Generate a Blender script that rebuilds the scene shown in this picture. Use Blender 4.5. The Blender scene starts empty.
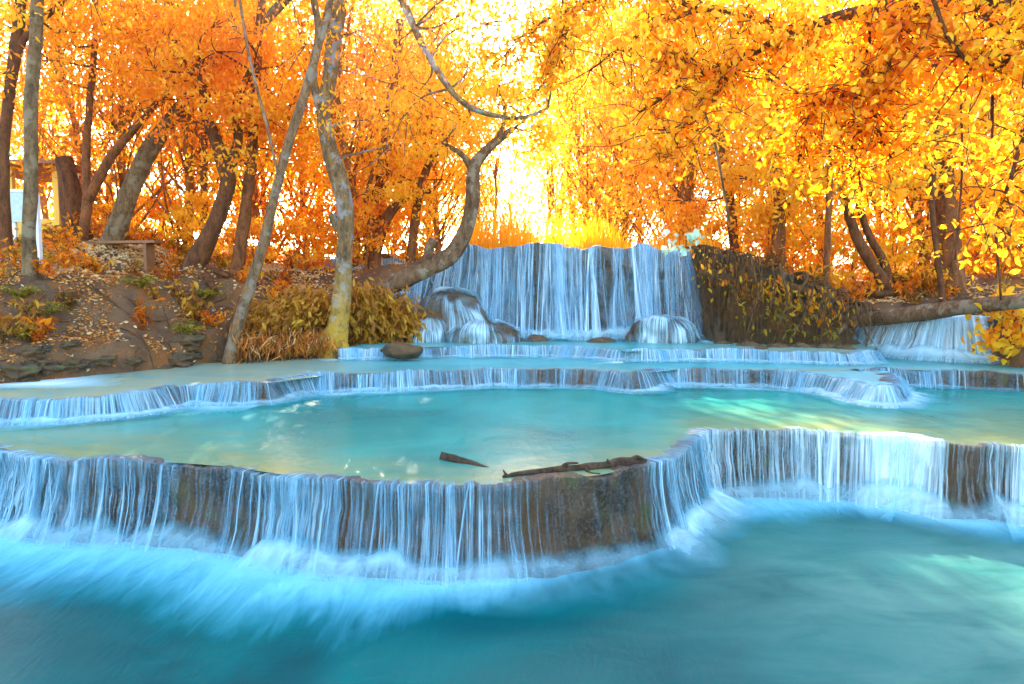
import bpy, math, random
import numpy as np
from mathutils import Vector

SEED = 7
random.seed(SEED)
RG = np.random.default_rng(SEED)
SC = bpy.context.scene
COL = SC.collection

# ------------------------------------------------------------------ camera model
ZC, F, PITCH = 2.4, 683.0, math.radians(4.35)
CP, SP = math.cos(PITCH), math.sin(PITCH)

def ray(x, y):
    a = (x - 512) / F
    b = -(y - 342) / F
    return np.array([a, CP + b * SP, -SP + b * CP])

def at_z(x, y, z):
    d = ray(x, y)
    t = (z - ZC) / d[2]
    return np.array([0, 0, ZC]) + d * t

def at_y(x, y, Y):
    d = ray(x, y)
    return np.array([0, 0, ZC]) + d * (Y / d[1])

def px(Y, n):
    return n * Y / F

# ------------------------------------------------------------------ numpy noise
def _hash(ix, iy, iz, seed):
    h = (ix.astype(np.int64) * 374761393 + iy.astype(np.int64) * 668265263 + iz.astype(np.int64) * 2147483647 + seed * 974711) & 0xffffffff
    h = ((h ^ (h >> 13)) * 1274126177) & 0xffffffff
    h = ((h ^ (h >> 16)) * 2246822519) & 0xffffffff
    return ((h ^ (h >> 15)) & 0xffff) / 65535.0

def vnoise(x, y=0.0, z=0.0, seed=0):
    x, y, z = np.broadcast_arrays(np.asarray(x, float), np.asarray(y, float), np.asarray(z, float))
    ix, iy, iz = np.floor(x), np.floor(y), np.floor(z)
    fx, fy, fz = x - ix, y - iy, z - iz
    fx, fy, fz = [f * f * (3 - 2 * f) for f in (fx, fy, fz)]
    r = 0
    for dx in (0, 1):
        for dy in (0, 1):
            for dz in (0, 1):
                w = (fx if dx else 1 - fx) * (fy if dy else 1 - fy) * (fz if dz else 1 - fz)
                r = r + w * _hash(ix + dx, iy + dy, iz + dz, seed)
    return r

def fbm(x, y=0.0, z=0.0, seed=0, oct=4):
    s, a, t = 0, 0.5, 0
    x, y, z = np.asarray(x, float), np.asarray(y, float), np.asarray(z, float)
    for i in range(oct):
        s = s + a * vnoise(x * 2 ** i, y * 2 ** i, z * 2 ** i, seed + i * 17)
        t += a
        a *= 0.5
    return s / t

def sstep(a, b, x):
    t = np.clip((np.asarray(x, float) - a) / (b - a), 0, 1)
    return t * t * (3 - 2 * t)

# ------------------------------------------------------------------ mesh helpers
class MB:
    """collects vertices and faces; build() links them as one mesh object"""
    def __init__(s):
        s.V, s.Q, s.n = [], [], 0
        s.A = {}
        s.U = []
    def add(s, V, Q, uv=None, **attrs):
        V = np.asarray(V, float).reshape(-1, 3)
        m = len(V)
        s.V.append(V)
        s.Q.append(np.asarray(Q, int).reshape(-1, 4) + s.n)
        s.U.append(np.asarray(uv, float) if uv is not None else np.zeros((m, 2)))
        for k in set(list(attrs) + list(s.A)):
            s.A.setdefault(k, [np.zeros(s.n)] if s.n else [])
            v = attrs.get(k, 0.0)
            s.A[k].append(np.broadcast_to(np.asarray(v, float), (m,)))
        s.n += m
    def mesh(s, name, mat, smooth=True):
        me = bpy.data.meshes.new(name)
        V = np.concatenate(s.V)
        Q = np.concatenate(s.Q)
        n = len(V)
        me.vertices.add(n)
        me.vertices.foreach_set('co', V.astype(np.float32).ravel())
        tri = Q[:, 3] == Q[:, 2]
        cnt = np.where(tri, 3, 4)
        start = np.concatenate([[0], np.cumsum(cnt)[:-1]])
        keep = np.ones(Q.shape, bool)
        keep[tri, 3] = False
        loops = Q[keep]
        me.loops.add(len(loops))
        me.loops.foreach_set('vertex_index', loops.astype(np.int32))
        me.polygons.add(len(Q))
        me.polygons.foreach_set('loop_start', start.astype(np.int32))
        me.polygons.foreach_set('use_smooth', np.full(len(Q), smooth))
        uv = me.uv_layers.new(name='UVMap')
        U = np.concatenate(s.U)
        uv.data.foreach_set('uv', U[loops].astype(np.float32).ravel())
        for k, L in s.A.items():
            at = me.attributes.new(k, 'FLOAT', 'POINT')
            at.data.foreach_set('value', np.concatenate(L).astype(np.float32))
        me.update(calc_edges=True)
        me.validate()
        if mat:
            me.materials.append(mat)
        return me
    def build(s, name, mat, parent=None, smooth=True):
        o = bpy.data.objects.new(name, s.mesh(name, mat, smooth))
        COL.objects.link(o)
        if parent is not None:
            o.parent = parent
            o.location = -Vector(parent.location)
        return o

def gridq(nu, nv):
    """quads of a grid with index i*nv+j"""
    i, j = np.meshgrid(np.arange(nu - 1), np.arange(nv - 1), indexing='ij')
    a = i * nv + j
    return np.stack([a, a + nv, a + nv + 1, a + 1], -1).reshape(-1, 4)

def catmull(P, n):
    P = np.asarray(P, float)
    k = len(P)
    if k == 2:
        t = np.linspace(0, 1, n)[:, None]
        return P[0] * (1 - t) + P[1] * t
    E = np.concatenate([[2 * P[0] - P[1]], P, [2 * P[-1] - P[-2]]])
    u = np.linspace(0, k - 1 - 1e-6, n)
    i = u.astype(int)
    t = (u - i)[:, None]
    p0, p1, p2, p3 = E[i], E[i + 1], E[i + 2], E[i + 3]
    return 0.5 * (2 * p1 + (p2 - p0) * t + (2 * p0 - 5 * p1 + 4 * p2 - p3) * t * t + (3 * p1 - p0 - 3 * p2 + p3) * t ** 3)

def resample(P, n):
    P = np.asarray(P, float)
    L = np.concatenate([[0], np.cumsum(np.linalg.norm(np.diff(P[:, :2], axis=0), axis=1))])
    t = np.linspace(0, L[-1], n)
    return np.stack([np.interp(t, L, P[:, c]) for c in range(P.shape[1])], 1), t

def tube(mb, P, R, seg=10, n=None, rough=0.12, seed=0, flare=0.0):
    """bark-rough tapered tube along control points P with radii R; closed ends"""
    P = np.asarray(P, float)
    n = n or max(6, 5 * len(P))
    C = catmull(P, n)
    r = np.interp(np.linspace(0, 1, n), np.linspace(0, 1, len(R)), R)
    T = np.gradient(C, axis=0)
    T /= np.linalg.norm(T, axis=1)[:, None] + 1e-9
    N = np.cross(T[0], [0.3, 1, 0.2])
    N /= np.linalg.norm(N)
    Ns = []
    for i in range(n):
        N = N - T[i] * np.dot(N, T[i])
        N /= np.linalg.norm(N) + 1e-9
        Ns.append(N)
    Ns = np.array(Ns)
    B = np.cross(T, Ns)
    a = np.linspace(0, 2 * np.pi, seg, endpoint=False)
    L = np.concatenate([[0], np.cumsum(np.linalg.norm(np.diff(C, axis=0), axis=1))])
    rr = r[:, None] * (1 + rough * (2 * fbm(np.cos(a)[None] * 1.6 + 7, np.sin(a)[None] * 1.6 + 3, L[:, None] / (r.mean() * 3.5), seed, 3) - 1) * 1.6)
    if flare:
        h = L / (r[0] * 4)
        lob = 1 + flare * np.exp(-h)[:, None] * (0.6 + 0.5 * np.cos(4 * a + seed)[None] + 0.3 * np.cos(3 * a + seed * 2)[None])
        rr = rr * lob
    V = C[:, None] + rr[..., None] * (np.cos(a)[None, :, None] * Ns[:, None] + np.sin(a)[None, :, None] * B[:, None])
    V = V.reshape(-1, 3)
    i, j = np.meshgrid(np.arange(n - 1), np.arange(seg), indexing='ij')
    p = i * seg + j
    q = i * seg + (j + 1) % seg
    Q = np.stack([p, q, q + seg, p + seg], -1).reshape(-1, 4)
    c0, c1 = len(V), len(V) + 1
    V = np.concatenate([V, [C[0] - T[0] * r[0] * .3], [C[-1] + T[-1] * r[-1] * .3]])
    j = np.arange(seg)
    k = (j + 1) % seg
    cap0 = np.stack([np.full(seg, c0), k, j, j], -1)
    cap1 = np.stack([np.full(seg, c1), (n - 1) * seg + j, (n - 1) * seg + k, (n - 1) * seg + k], -1)
    mb.add(V, np.concatenate([Q, cap0, cap1]))
    return C

def leaves(mb, C, size, shift=0.0, droop=0.5, wid=0.42, rg=None, spread=0.22, axis=None):
    """one folded leaf at each centre C"""
    rg = rg or RG
    C = np.asarray(C, float)
    n = len(C)
    if n == 0:
        return
    ax = rg.normal(size=(n, 3)) if axis is None else np.asarray(axis, float) + rg.normal(size=(n, 3)) * 0.35
    if axis is None:
        ax[:, 2] -= droop * 1.5
    ax /= np.linalg.norm(ax, axis=1)[:, None] + 1e-9
    nr = rg.normal(size=(n, 3))
    sd = np.cross(ax, nr)
    sd /= np.linalg.norm(sd, axis=1)[:, None] + 1e-9
    up = np.cross(sd, ax)
    L = (np.asarray(size) * rg.uniform(.65, 1.3, n))[:, None]
    W = L * wid * rg.uniform(.8, 1.2, n)[:, None]
    fold = rg.uniform(.1, .35, n)[:, None]
    b = C - ax * L * .5
    t = C + ax * L * .5 - up * L * .08
    l1 = C - ax * L * .2 + sd * W * .42 + up * W * fold
    l2 = C + ax * L * .14 + sd * W * .46 + up * W * fold
    r1 = C - ax * L * .2 - sd * W * .42 + up * W * fold
    r2 = C + ax * L * .14 - sd * W * .46 + up * W * fold
    V = np.stack([b, l1, l2, t, r2, r1], 1).reshape(-1, 3)
    o = (np.arange(n) * 6)[:, None]
    Q = np.concatenate([o + np.array([[0, 1, 2, 3]]), o + np.array([[0, 3, 4, 5]])])
    lc = np.clip(np.asarray(shift) + 0.5 + rg.normal(0, spread, n), 0, 1)
    mb.add(V, Q, lc=np.repeat(lc, 6))

def blob(mb, c, r, seed=0, amp=0.35, nu=26, nv=16, flat=1.0, freq=1.3):
    th = np.linspace(0, 2 * np.pi, nu, endpoint=False)
    ph = np.linspace(0.02, np.pi - 0.02, nv)
    d = np.stack([np.sin(ph)[None] * np.cos(th)[:, None], np.sin(ph)[None] * np.sin(th)[:, None], np.broadcast_to(np.cos(ph)[None], (nu, nv))], -1)
    k = 1 + amp * (2 * fbm(d[..., 0] * freq + seed * 3.1 + 9, d[..., 1] * freq + 9, d[..., 2] * freq + 9, seed, 4) - 1) * 1.5
    d = np.stack([d[..., 0], d[..., 1], np.sign(d[..., 2]) * np.abs(d[..., 2]) ** flat], -1)
    V = np.asarray(c) + d * k[..., None] * np.asarray(r)
    i, j = np.meshgrid(np.arange(nu), np.arange(nv - 1), indexing='ij')
    a = i * nv + j
    b = ((i + 1) % nu) * nv + j
    mb.add(V.reshape(-1, 3), np.stack([a, a + 1, b + 1, b], -1).reshape(-1, 4))

def box(mb, c, s, rz=0.0):
    c, s = np.asarray(c, float), np.asarray(s, float) / 2
    v = np.array([[x, y, z] for x in (-1, 1) for y in (-1, 1) for z in (-1, 1)]) * s
    R = np.array([[math.cos(rz), -math.sin(rz), 0], [math.sin(rz), math.cos(rz), 0], [0, 0, 1]])
    mb.add(v @ R.T + c, [[0, 1, 3, 2], [4, 6, 7, 5], [0, 4, 5, 1], [2, 3, 7, 6], [0, 2, 6, 4], [1, 5, 7, 3]])

def tag(o, label=None, cat=None, group=None, kind=None):
    if label: o['label'] = label
    if cat: o['category'] = cat
    if group: o['group'] = group
    if kind: o['kind'] = kind
    return o

def thing(name, label, cat, loc=(0, 0, 0), group=None):
    o = bpy.data.objects.new(name, None)
    o.empty_display_size = 0.2
    COL.objects.link(o)
    o.location = Vector(loc)
    return tag(o, label, cat, group)

# ------------------------------------------------------------------ materials
class NT:
    def __init__(s, name):
        s.m = bpy.data.materials.new(name)
        s.m.use_nodes = True
        s.t = s.m.node_tree
        s.t.nodes.clear()
        s.out = s.t.nodes.new('ShaderNodeOutputMaterial')
    def n(s, typ, props=None, **inp):
        nd = s.t.nodes.new('ShaderNode' + typ)
        for k, v in (props or {}).items():
            setattr(nd, k, v)
        for k, v in inp.items():
            k = k.replace('_', ' ')
            key = int(k[1:]) if k[0] == 'i' and k[1:].isdigit() else k
            sock = nd.inputs[key]
            if hasattr(v, 'links'):
                s.t.links.new(v, sock)
            else:
                if sock.type == 'RGBA' and len(v) == 3:
                    v = (*v, 1)
                sock.default_value = v
        return nd
    def math(s, op, a, b=0.5, clamp=False):
        return s.n('Math', {'operation': op, 'use_clamp': clamp}, i0=a, i1=b).outputs[0]
    def mix(s, f, a, b):
        nd = s.n('MixRGB', None, Fac=f, Color1=a, Color2=b)
        return nd.outputs[0]
    def ramp(s, f, stops):
        nd = s.t.nodes.new('ShaderNodeValToRGB')
        s.t.links.new(f, nd.inputs[0])
        e = nd.color_ramp.elements
        while len(e) < len(stops):
            e.new(0.5)
        for el, (p, c) in zip(e, stops):
            el.position = p
            el.color = (*c, 1) if len(c) == 3 else c
        return nd.outputs[0]
    def attr(s, name):
        return s.n('Attribute', {'attribute_name': name}).outputs['Fac']
    def noise(s, vec, scale, detail=4.0, rough=0.55, dist=0.0):
        return s.n('TexNoise', None, Vector=vec, Scale=scale, Detail=detail, Roughness=rough, Distortion=dist).outputs['Fac']
    def scaled(s, vec, sc):
        return s.n('Mapping', None, Vector=vec, Scale=sc).outputs[0]
    def done(s, shader, disp=None):
        s.t.links.new(shader, s.out.inputs['Surface'])
        return s.m

def leaf_material(name, stops, trans=0.68, thru=.4):
    k = NT(name)
    oi = k.n('ObjectInfo')
    sh = k.n('SeparateColor', None, Color=oi.outputs['Color']).outputs[0]
    f = k.math('ADD', k.attr('lc'), k.math('SUBTRACT', sh, 0.5), True)
    c = k.ramp(f, stops)
    d = k.n('BsdfDiffuse', None, Color=c).outputs[0]
    t = k.n('BsdfTranslucent', None, Color=k.mix(thru, c, (1.0, .60, .015))).outputs[0]
    m = k.n('MixShader', None, i0=trans, i1=d, i2=t).outputs[0]
    g = k.n('BsdfGlossy', None, Color=(1, 1, 1), Roughness=0.45).outputs[0]
    return k.done(k.n('MixShader', None, i0=0.012, i1=m, i2=g).outputs[0])

M = {}
M['leaf'] = leaf_material('autumn_leaf', [(0.0, (.16, .016, .001)), (.25, (.50, .058, .001)), (.5, (.88, .185, .002)), (.75, (.96, .36, .004)), (1.0, (.98, .64, .025))])
M['green'] = leaf_material('green_leaf', [(0.0, (.02, .035, .008)), (.4, (.06, .10, .012)), (.7, (.22, .20, .02)), (1.0, (.45, .30, .03))], 0.45, .05)
M['bush_leaf'] = leaf_material('bank_shrub_leaf', [(0.0, (.05, .02, .005)), (.35, (.22, .075, .01)), (.7, (.50, .22, .02)), (1.0, (.68, .42, .05))], 0.4)
M['teal_leaf'] = leaf_material('pale_green_leaf', [(0.0, (.10, .35, .22)), (.5, (.25, .62, .45)), (1.0, (.55, .8, .6))], 0.4, 0)
M['litter'] = leaf_material('fallen_leaf', [(0.0, (.05, .016, .006)), (.3, (.20, .05, .01)), (.6, (.55, .17, .02)), (.85, (.75, .32, .05)), (1.0, (.7, .5, .25))], 0.2, .1)

def bark(name, base, dark, lichen=None, z0=None, z1=None, sunlit_moss=None):
    k = NT(name)
    co = k.n('TexCoord').outputs['Object']
    n1 = k.noise(k.scaled(co, (1, 1, .35)), 9, 6, .65)
    c = k.ramp(n1, [(.3, dark), (.55, base), (.8, tuple(min(1, v * 1.5) for v in base))])
    c = k.mix(k.ramp(k.noise(k.scaled(co, (1, 1, .5)), 26, 6, .7), [(.5, (0, 0, 0)), (.64, (.75, .75, .75))]), c, dark)
    if lichen:
        n2 = k.noise(co, 3.2, 5, .6)
        c = k.mix(k.ramp(n2, [(.53, (0, 0, 0)), (.6, (.85, .85, .85))]), c, lichen)
    if sunlit_moss:
        z = k.n('SeparateXYZ', None, Vector=co).outputs[2]
        f = k.n('MapRange', None, i0=z, i1=z1, i2=z0, i3=0.0, i4=1.0).outputs[0]
        f = k.math('MULTIPLY', f, k.ramp(k.noise(co, 7, 6, .65), [(.3, (0, 0, 0)), (.5, (.95, .95, .95))]), True)
        c = k.mix(f, c, sunlit_moss)
    bp = k.n('Bump', None, Strength=.8, Distance=.03, Height=k.noise(k.scaled(co, (1, 1, .3)), 22, 6, .7)).outputs[0]
    return k.done(k.n('BsdfPrincipled', None, Base_Color=c, Roughness=.85, Specular_IOR_Level=.15, Normal=bp).outputs[0])

M['bark_warm'] = bark('warm_bark', (.22, .08, .025), (.06, .02, .008))
M['bark_amber'] = bark('amber_bark', (.34, .14, .035), (.14, .05, .014))
M['bark_dark'] = bark('dark_bark', (.15, .055, .018), (.035, .014, .008))
M['bark_grey'] = bark('grey_bark', (.18, .11, .05), (.05, .03, .015), (.22, .17, .10))
M['bark_pale'] = bark('pale_lichen_bark', (.23, .13, .06), (.055, .03, .016), (.24, .19, .14))
M['bark_main'] = bark('lichen_bark', (.24, .14, .055), (.055, .035, .02), (.25, .25, .25), .9, 3.0, (.56, .33, .025))  # base moss fades upward; its yellow is brightened to carry sunlight
M['bark_log'] = bark('weathered_log', (.18, .10, .05), (.05, .026, .012), (.26, .2, .13))
M['drift'] = bark('wet_driftwood', (.085, .05, .028), (.022, .013, .008))
M['root'] = bark('root_bark', (.14, .07, .028), (.04, .018, .008))

def rock_material(name, wet=0.5, tint=1):
    k = NT(name)
    co = k.n('TexCoord').outputs['Object']
    n1 = k.noise(co, 2.2, 7, .65)
    n2 = k.noise(k.scaled(co, (1, 1, .25)), 7, 6, .7)
    c = k.ramp(n1, [(.3, (.016, .011, .007)), (.46, (.06, .038, .019)), (.6, (.17, .105, .048)), (.78, (.40, .29, .16))])
    c = k.mix(k.ramp(n2, [(.42, (0, 0, 0)), (.62, (.8, .8, .8))]), c, (.03, .022, .014))
    c = k.mix(k.ramp(k.noise(co, 38, 3, .6), [(.48, (0, 0, 0)), (.62, (.6, .6, .6))]), c, (.26, .18, .09))
    n3 = k.noise(co, 4.5, 5, .6)
    c = k.mix(k.ramp(k.noise(co, 1.1, 4, .6), [(.42, (0, 0, 0)), (.6, (.8, .8, .8))]), c, (.17, .08, .026))
    c = k.mix(k.ramp(n3, [(.55, (0, 0, 0)), (.68, (.75, .75, .75))]), c, (.12, .13, .025))
    bp = k.n('Bump', None, Strength=1.0, Distance=.09, Height=k.noise(co, 13, 9, .75)).outputs[0]
    return k.done(k.n('BsdfPrincipled', None, Base_Color=c, Roughness=.55 - .2 * wet, Normal=bp).outputs[0])
M['rock'] = rock_material('travertine_rock', .5, 1)
M['rock_dry'] = rock_material('bank_rock', -0.5)

def terrain_material():
    k = NT('forest_soil')
    co = k.n('TexCoord').outputs['Object']
    n1 = k.noise(co, .9, 6, .65)
    n2 = k.noise(co, 6.5, 7, .7)
    c = k.ramp(n1, [(.3, (.05, .024, .012)), (.5, (.145, .072, .034)), (.7, (.26, .135, .06))])
    c = k.mix(k.ramp(n2, [(.35, (0, 0, 0)), (.75, (.8, .8, .8))]), c, (.20, .125, .07))
    c = k.mix(k.ramp(k.noise(co, 1.7, 5, .6), [(.5, (0, 0, 0)), (.62, (.7, .7, .7))]), c, (.30, .11, .025))
    bp = k.n('Bump', None, Strength=1.0, Distance=.08, Height=k.noise(co, 9, 8, .72)).outputs[0]
    return k.done(k.n('BsdfPrincipled', None, Base_Color=c, Roughness=.92, Specular_IOR_Level=.15, Normal=bp).outputs[0])
M['soil'] = terrain_material()

def pool_material(name, deep, mid, shallow, foam, rough=.16, spec=.22):
    k = NT(name)
    uv = k.n('TexCoord').outputs['UV']
    co = k.n('TexCoord').outputs['Object']
    f, s = k.attr('foam'), k.attr('shal')
    n0 = k.noise(co, .5, 4, .55, .6)
    c = k.mix(k.ramp(n0, [(.34, (0, 0, 0)), (.64, (1, 1, 1))]), deep, mid)
    ns = k.noise(k.scaled(co, (1, 2.2, 1)), 1.1, 6, .6, .8)
    sf = k.math('MULTIPLY', s, k.math('ADD', k.math('MULTIPLY', ns, 2.0), -.2), True)
    c = k.mix(sf, c, shallow)
    # foam drawn out in soft streaks along the flow
    st = k.noise(k.scaled(uv, (2.6, .55, 1)), 2.0, 6, .6, 1.2)
    st2 = k.noise(k.scaled(uv, (9, .9, 1)), 2.0, 4, .6, .6)
    sv = k.math('ADD', k.math('MULTIPLY', st, .78), k.math('MULTIPLY', st2, .22))
    ff = k.math('SUBTRACT', k.math('MULTIPLY', f, 1.6), k.math('MULTIPLY', k.math('SUBTRACT', 1.0, sv), .85), True)
    c = k.mix(ff, c, k.mix(ff, foam[0], foam[1]))
    rg = k.math('ADD', k.math('MULTIPLY', ff, .6), rough)
    mp = k.n('Mapping', None, Vector=co, Rotation=(0, 0, .5), Scale=(1.6, 2.6, 1)).outputs[0]
    b1 = k.noise(mp, 1.3, 4, .5, 1.8)
    b2 = k.noise(k.scaled(uv, (4, 1.2, 1)), 2, 3, .5, 1.6)
    bh = k.math('ADD', b1, k.math('MULTIPLY', b2, .6))
    bp = k.n('Bump', None, Strength=.1, Distance=.05, Height=bh).outputs[0]
    p = k.n('BsdfPrincipled', None, Base_Color=c, Roughness=rg, IOR=1.33, Specular_IOR_Level=spec, Normal=bp)
    return k.done(p.outputs[0])
M['pool_low'] = pool_material('lower_pool_water', (.0, .056, .062), (.0, .125, .118), (.075, .21, .18), ((.0, .27, .38), (.27, .70, .80)), .3, .07)
M['pool_mid'] = pool_material('turquoise_pool_water', (.008, .19, .165), (.02, .30, .25), (.24, .27, .10), ((.03, .36, .46), (.58, .76, .8)), .22)
M['pool_far'] = pool_material('upper_pool_water', (.03, .30, .32), (.10, .42, .42), (.38, .38, .20), ((.15, .6, .78), (.85, .96, 1.0)), .25)

def fall_material(name, lo, hi, gain=1.0):
    k = NT(name)
    uv = k.n('TexCoord').outputs['UV']
    a = k.attr('a')
    n1 = k.noise(k.scaled(uv, (34, .8, 1)), 1.0, 4, .6, .15)
    n2 = k.noise(k.scaled(uv, (110, 1.2, 1)), 1.0, 2, .5, .1)
    sv = k.math('ADD', k.math('MULTIPLY', n1, .7), k.math('MULTIPLY', n2, .3))
    fa = k.math('ADD', k.math('MULTIPLY', a, 1.35 * gain), k.math('MULTIPLY', k.math('SUBTRACT', sv, .57), 3.4), True)
    fa = k.math('MULTIPLY', fa, k.math('MULTIPLY', a, 3.0, True), True)
    c = k.mix(fa, lo, hi)
    d = k.n('BsdfDiffuse', None, Color=c).outputs[0]
    t = k.n('BsdfTranslucent', None, Color=c).outputs[0]
    m = k.n('MixShader', None, i0=.3, i1=d, i2=t).outputs[0]
    g = k.n('BsdfGlossy', None, Color=(1, 1, 1), Roughness=.25).outputs[0]
    m = k.n('MixShader', None, i0=.05, i1=m, i2=g).outputs[0]
    tr = k.n('BsdfTransparent').outputs[0]
    return k.done(k.n('MixShader', None, i0=fa, i1=tr, i2=m).outputs[0])
M['fall'] = fall_material('falling_water', (.06, .39, .58), (.56, .80, .86))
M['fall_glare'] = fall_material('glare_painted_water', (.34, .72, .84), (.88, .96, .97))  # right-hand falls: sun glare put into a near-white water colour

M['fall_tall'] = fall_material('tall_falling_water', (.07, .40, .62), (.78, .93, .96))

def spray_material():
    k = NT('spray_foam')
    uv = k.n('TexCoord').outputs['UV']
    a = k.attr('a')
    n1 = k.noise(k.scaled(uv, (5, 2.5, 1)), 1.0, 5, .6, .8)
    fa = k.math('MULTIPLY', a, k.math('ADD', k.math('MULTIPLY', n1, 1.6), -.15), True)
    c = k.mix(a, (.04, .46, .58), (.58, .82, .86))
    d = k.n('BsdfDiffuse', None, Color=c).outputs[0]
    tr = k.n('BsdfTransparent').outputs[0]
    return k.done(k.n('MixShader', None, i0=fa, i1=tr, i2=d).outputs[0])
M['spray'] = spray_material()

def plain(name, col, rough=.6, var=.25, scale=8):
    k = NT(name)
    co = k.n('TexCoord').outputs['Object']
    n = k.noise(co, scale, 5, .6)
    c = k.mix(n, tuple(v * (1 - var) for v in col), tuple(min(1, v * (1 + var)) for v in col))
    return k.done(k.n('BsdfPrincipled', None, Base_Color=c, Roughness=rough).outputs[0])
M['white_paint'] = plain('weathered_white_paint', (.72, .76, .78), .5, .1)
M['board_green'] = plain('faded_board', (.42, .55, .5), .5, .35, 14)
M['hut_yellow'] = plain('yellow_plaster', (.78, .46, .06), .8, .12, 3)
M['hut_dark'] = plain('dark_opening', (.05, .035, .025), .9)
M['roof'] = plain('brown_roof', (.25, .11, .05), .8, .3)
M['wood'] = plain('bench_wood', (.24, .10, .035), .7, .35)
M['reed'] = plain('dry_reed', (.62, .30, .06), .8, .3, 2)

# ------------------------------------------------------------------ lip lines (plan), from the levels of the pools
H1, H2, H3, HC = 0.76, 1.04, 1.245, 3.40
def line(pts, z):
    return np.array([[*at_z(x, y, z)[:2], x] for x, y in pts])   # X, Y, image column kept for densities

lip1 = np.concatenate([[[-13, 8.2, -500], [-9.5, 7.7, -200]],
    line([(-60, 444), (0, 449), (32, 457), (62, 460), (110, 461), (180, 464), (235, 468), (270, 474), (300, 478), (350, 482), (400, 484), (450, 486), (500, 485), (550, 481), (600, 476), (638, 469), (660, 463), (677, 455), (689, 446), (697, 436)], H1)])
lip1b = np.concatenate([line([(697, 436), (704, 432.5), (722, 431), (784, 431), (830, 432), (867, 435), (909, 439), (942, 445), (965, 446), (992, 446), (1024, 449), (1080, 455)], H1), [[9, 6.2, 1300], [13, 5.6, 1600]]])
lip2 = np.concatenate([[[-12, 9.4, -300]], line([(-40, 402), (0, 401), (60, 399), (110, 396), (148, 392), (170, 387), (195, 385), (234, 385), (268, 384), (281, 379), (312, 375), (350, 374), (400, 373), (487, 370), (560, 370), (596, 371), (625, 374), (640, 374), (652, 371)], H2)])
lip2b = line([(652, 371), (662, 369), (731, 370), (770, 371), (802, 373), (836, 377), (858, 382), (876, 386), (888, 386.5), (895, 383.5), (896, 378), (890, 374)], H2)
lip2c = np.concatenate([line([(858, 371), (880, 370.5), (909, 370), (960, 371.5), (1019, 374), (1060, 376)], H2), [[11, 11.0, 1200]]])
lip3 = line([(338, 349), (360, 348.5), (390, 348.5), (438, 347), (500, 346.5), (551, 346.5), (590, 348), (616, 350), (626, 352)], H3)
lip3b = line([(626, 352), (650, 350.5), (690, 350), (740, 350.5), (800, 352), (850, 353), (872, 352)], H3)

# ------------------------------------------------------------------ terrain
riv = []
for p in [(-13, -10), (-12, 5), (-9, 8.6)]: riv.append(p)
for x, y in [(-30, 392), (0, 387), (60, 380), (150, 372), (200, 366), (260, 359), (330, 355.5), (385, 350)]:
    riv.append(tuple(at_z(x, y, H2)[:2]))
riv += [(-2.45, 15.4), (-2.7, 16.3), (-2.6, 17.3), (4.2, 17.4), (4.5, 16.5)]
for x, Y in [(700, 16.2), (715, 15.5), (750, 14.95), (800, 14.6), (838, 14.4)]:
    riv.append(tuple(at_y(x, 345, Y)[:2]))
riv += [(7.3, 14.9), (7.6, 15.6), (9.6, 15.0), (9.2, 13.1), (8.6, 12.7), (8.65, 11.9), (9.2, 11.2), (10.5, 9), (12, 5), (13, -10)]
riv = np.array(riv)

def river_sd(X, Y):
    """signed distance to the river outline, positive on land"""
    P = np.stack([X.ravel(), Y.ravel()], 1)
    d2 = np.full(len(P), 1e9)
    ins = np.zeros(len(P), bool)
    k = len(riv)
    for i in range(k):
        a, b = riv[i], riv[(i + 1) % k]
        ab = b - a
        t = np.clip(((P - a) @ ab) / (ab @ ab), 0, 1)
        q = P - a - t[:, None] * ab
        d2 = np.minimum(d2, (q * q).sum(1))
        c = (a[1] > P[:, 1]) != (b[1] > P[:, 1])
        with np.errstate(divide='ignore', invalid='ignore'):
            xi = a[0] + (P[:, 1] - a[1]) * ab[0] / (ab[1] if ab[1] else 1e-9)
        ins ^= c & (P[:, 0] < xi)
    d = np.sqrt(d2)
    return np.where(ins, -d, d).reshape(X.shape)

CTRL = [tuple(at_y(*c)) for c in [
    (0, 372, 9.8), (0, 330, 10.6), (0, 284, 11.6), (0, 262, 13.0), (0, 244, 17), (50, 340, 10.9), (60, 275, 12.3), (100, 345, 11.2), (110, 278, 12.8), (100, 246, 17),
    (180, 350, 12.1), (160, 285, 13.6), (195, 272, 14.6), (237, 277, 14.9), (205, 330, 12.8), (240, 346, 12.7), (250, 310, 13.7), (300, 292, 15), (300, 346, 13.5), (345, 342, 14.2), (330, 305, 15.0),
    (385, 296, 15.9), (405, 320, 15.7), (300, 268, 18), (150, 243, 20), (400, 268, 18),
    (30, 272, 11.9), (10, 264, 14), (82, 242, 15.5), (112, 248, 16), (375, 290, 15.8),
    (700, 258, 16.8), (712, 264, 15.9), (750, 272, 15.3), (800, 287, 14.9), (838, 304, 14.7), (760, 268, 16.8), (810, 284, 16.6), (850, 304, 16.3), (900, 300, 16.3), (950, 300, 16), (890, 291, 16.8), (1000, 312, 13.0), (1024, 322, 11.8), (1024, 352, 11.2),
    (900, 282, 21), (1000, 280, 18), (800, 275, 20)]]
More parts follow.
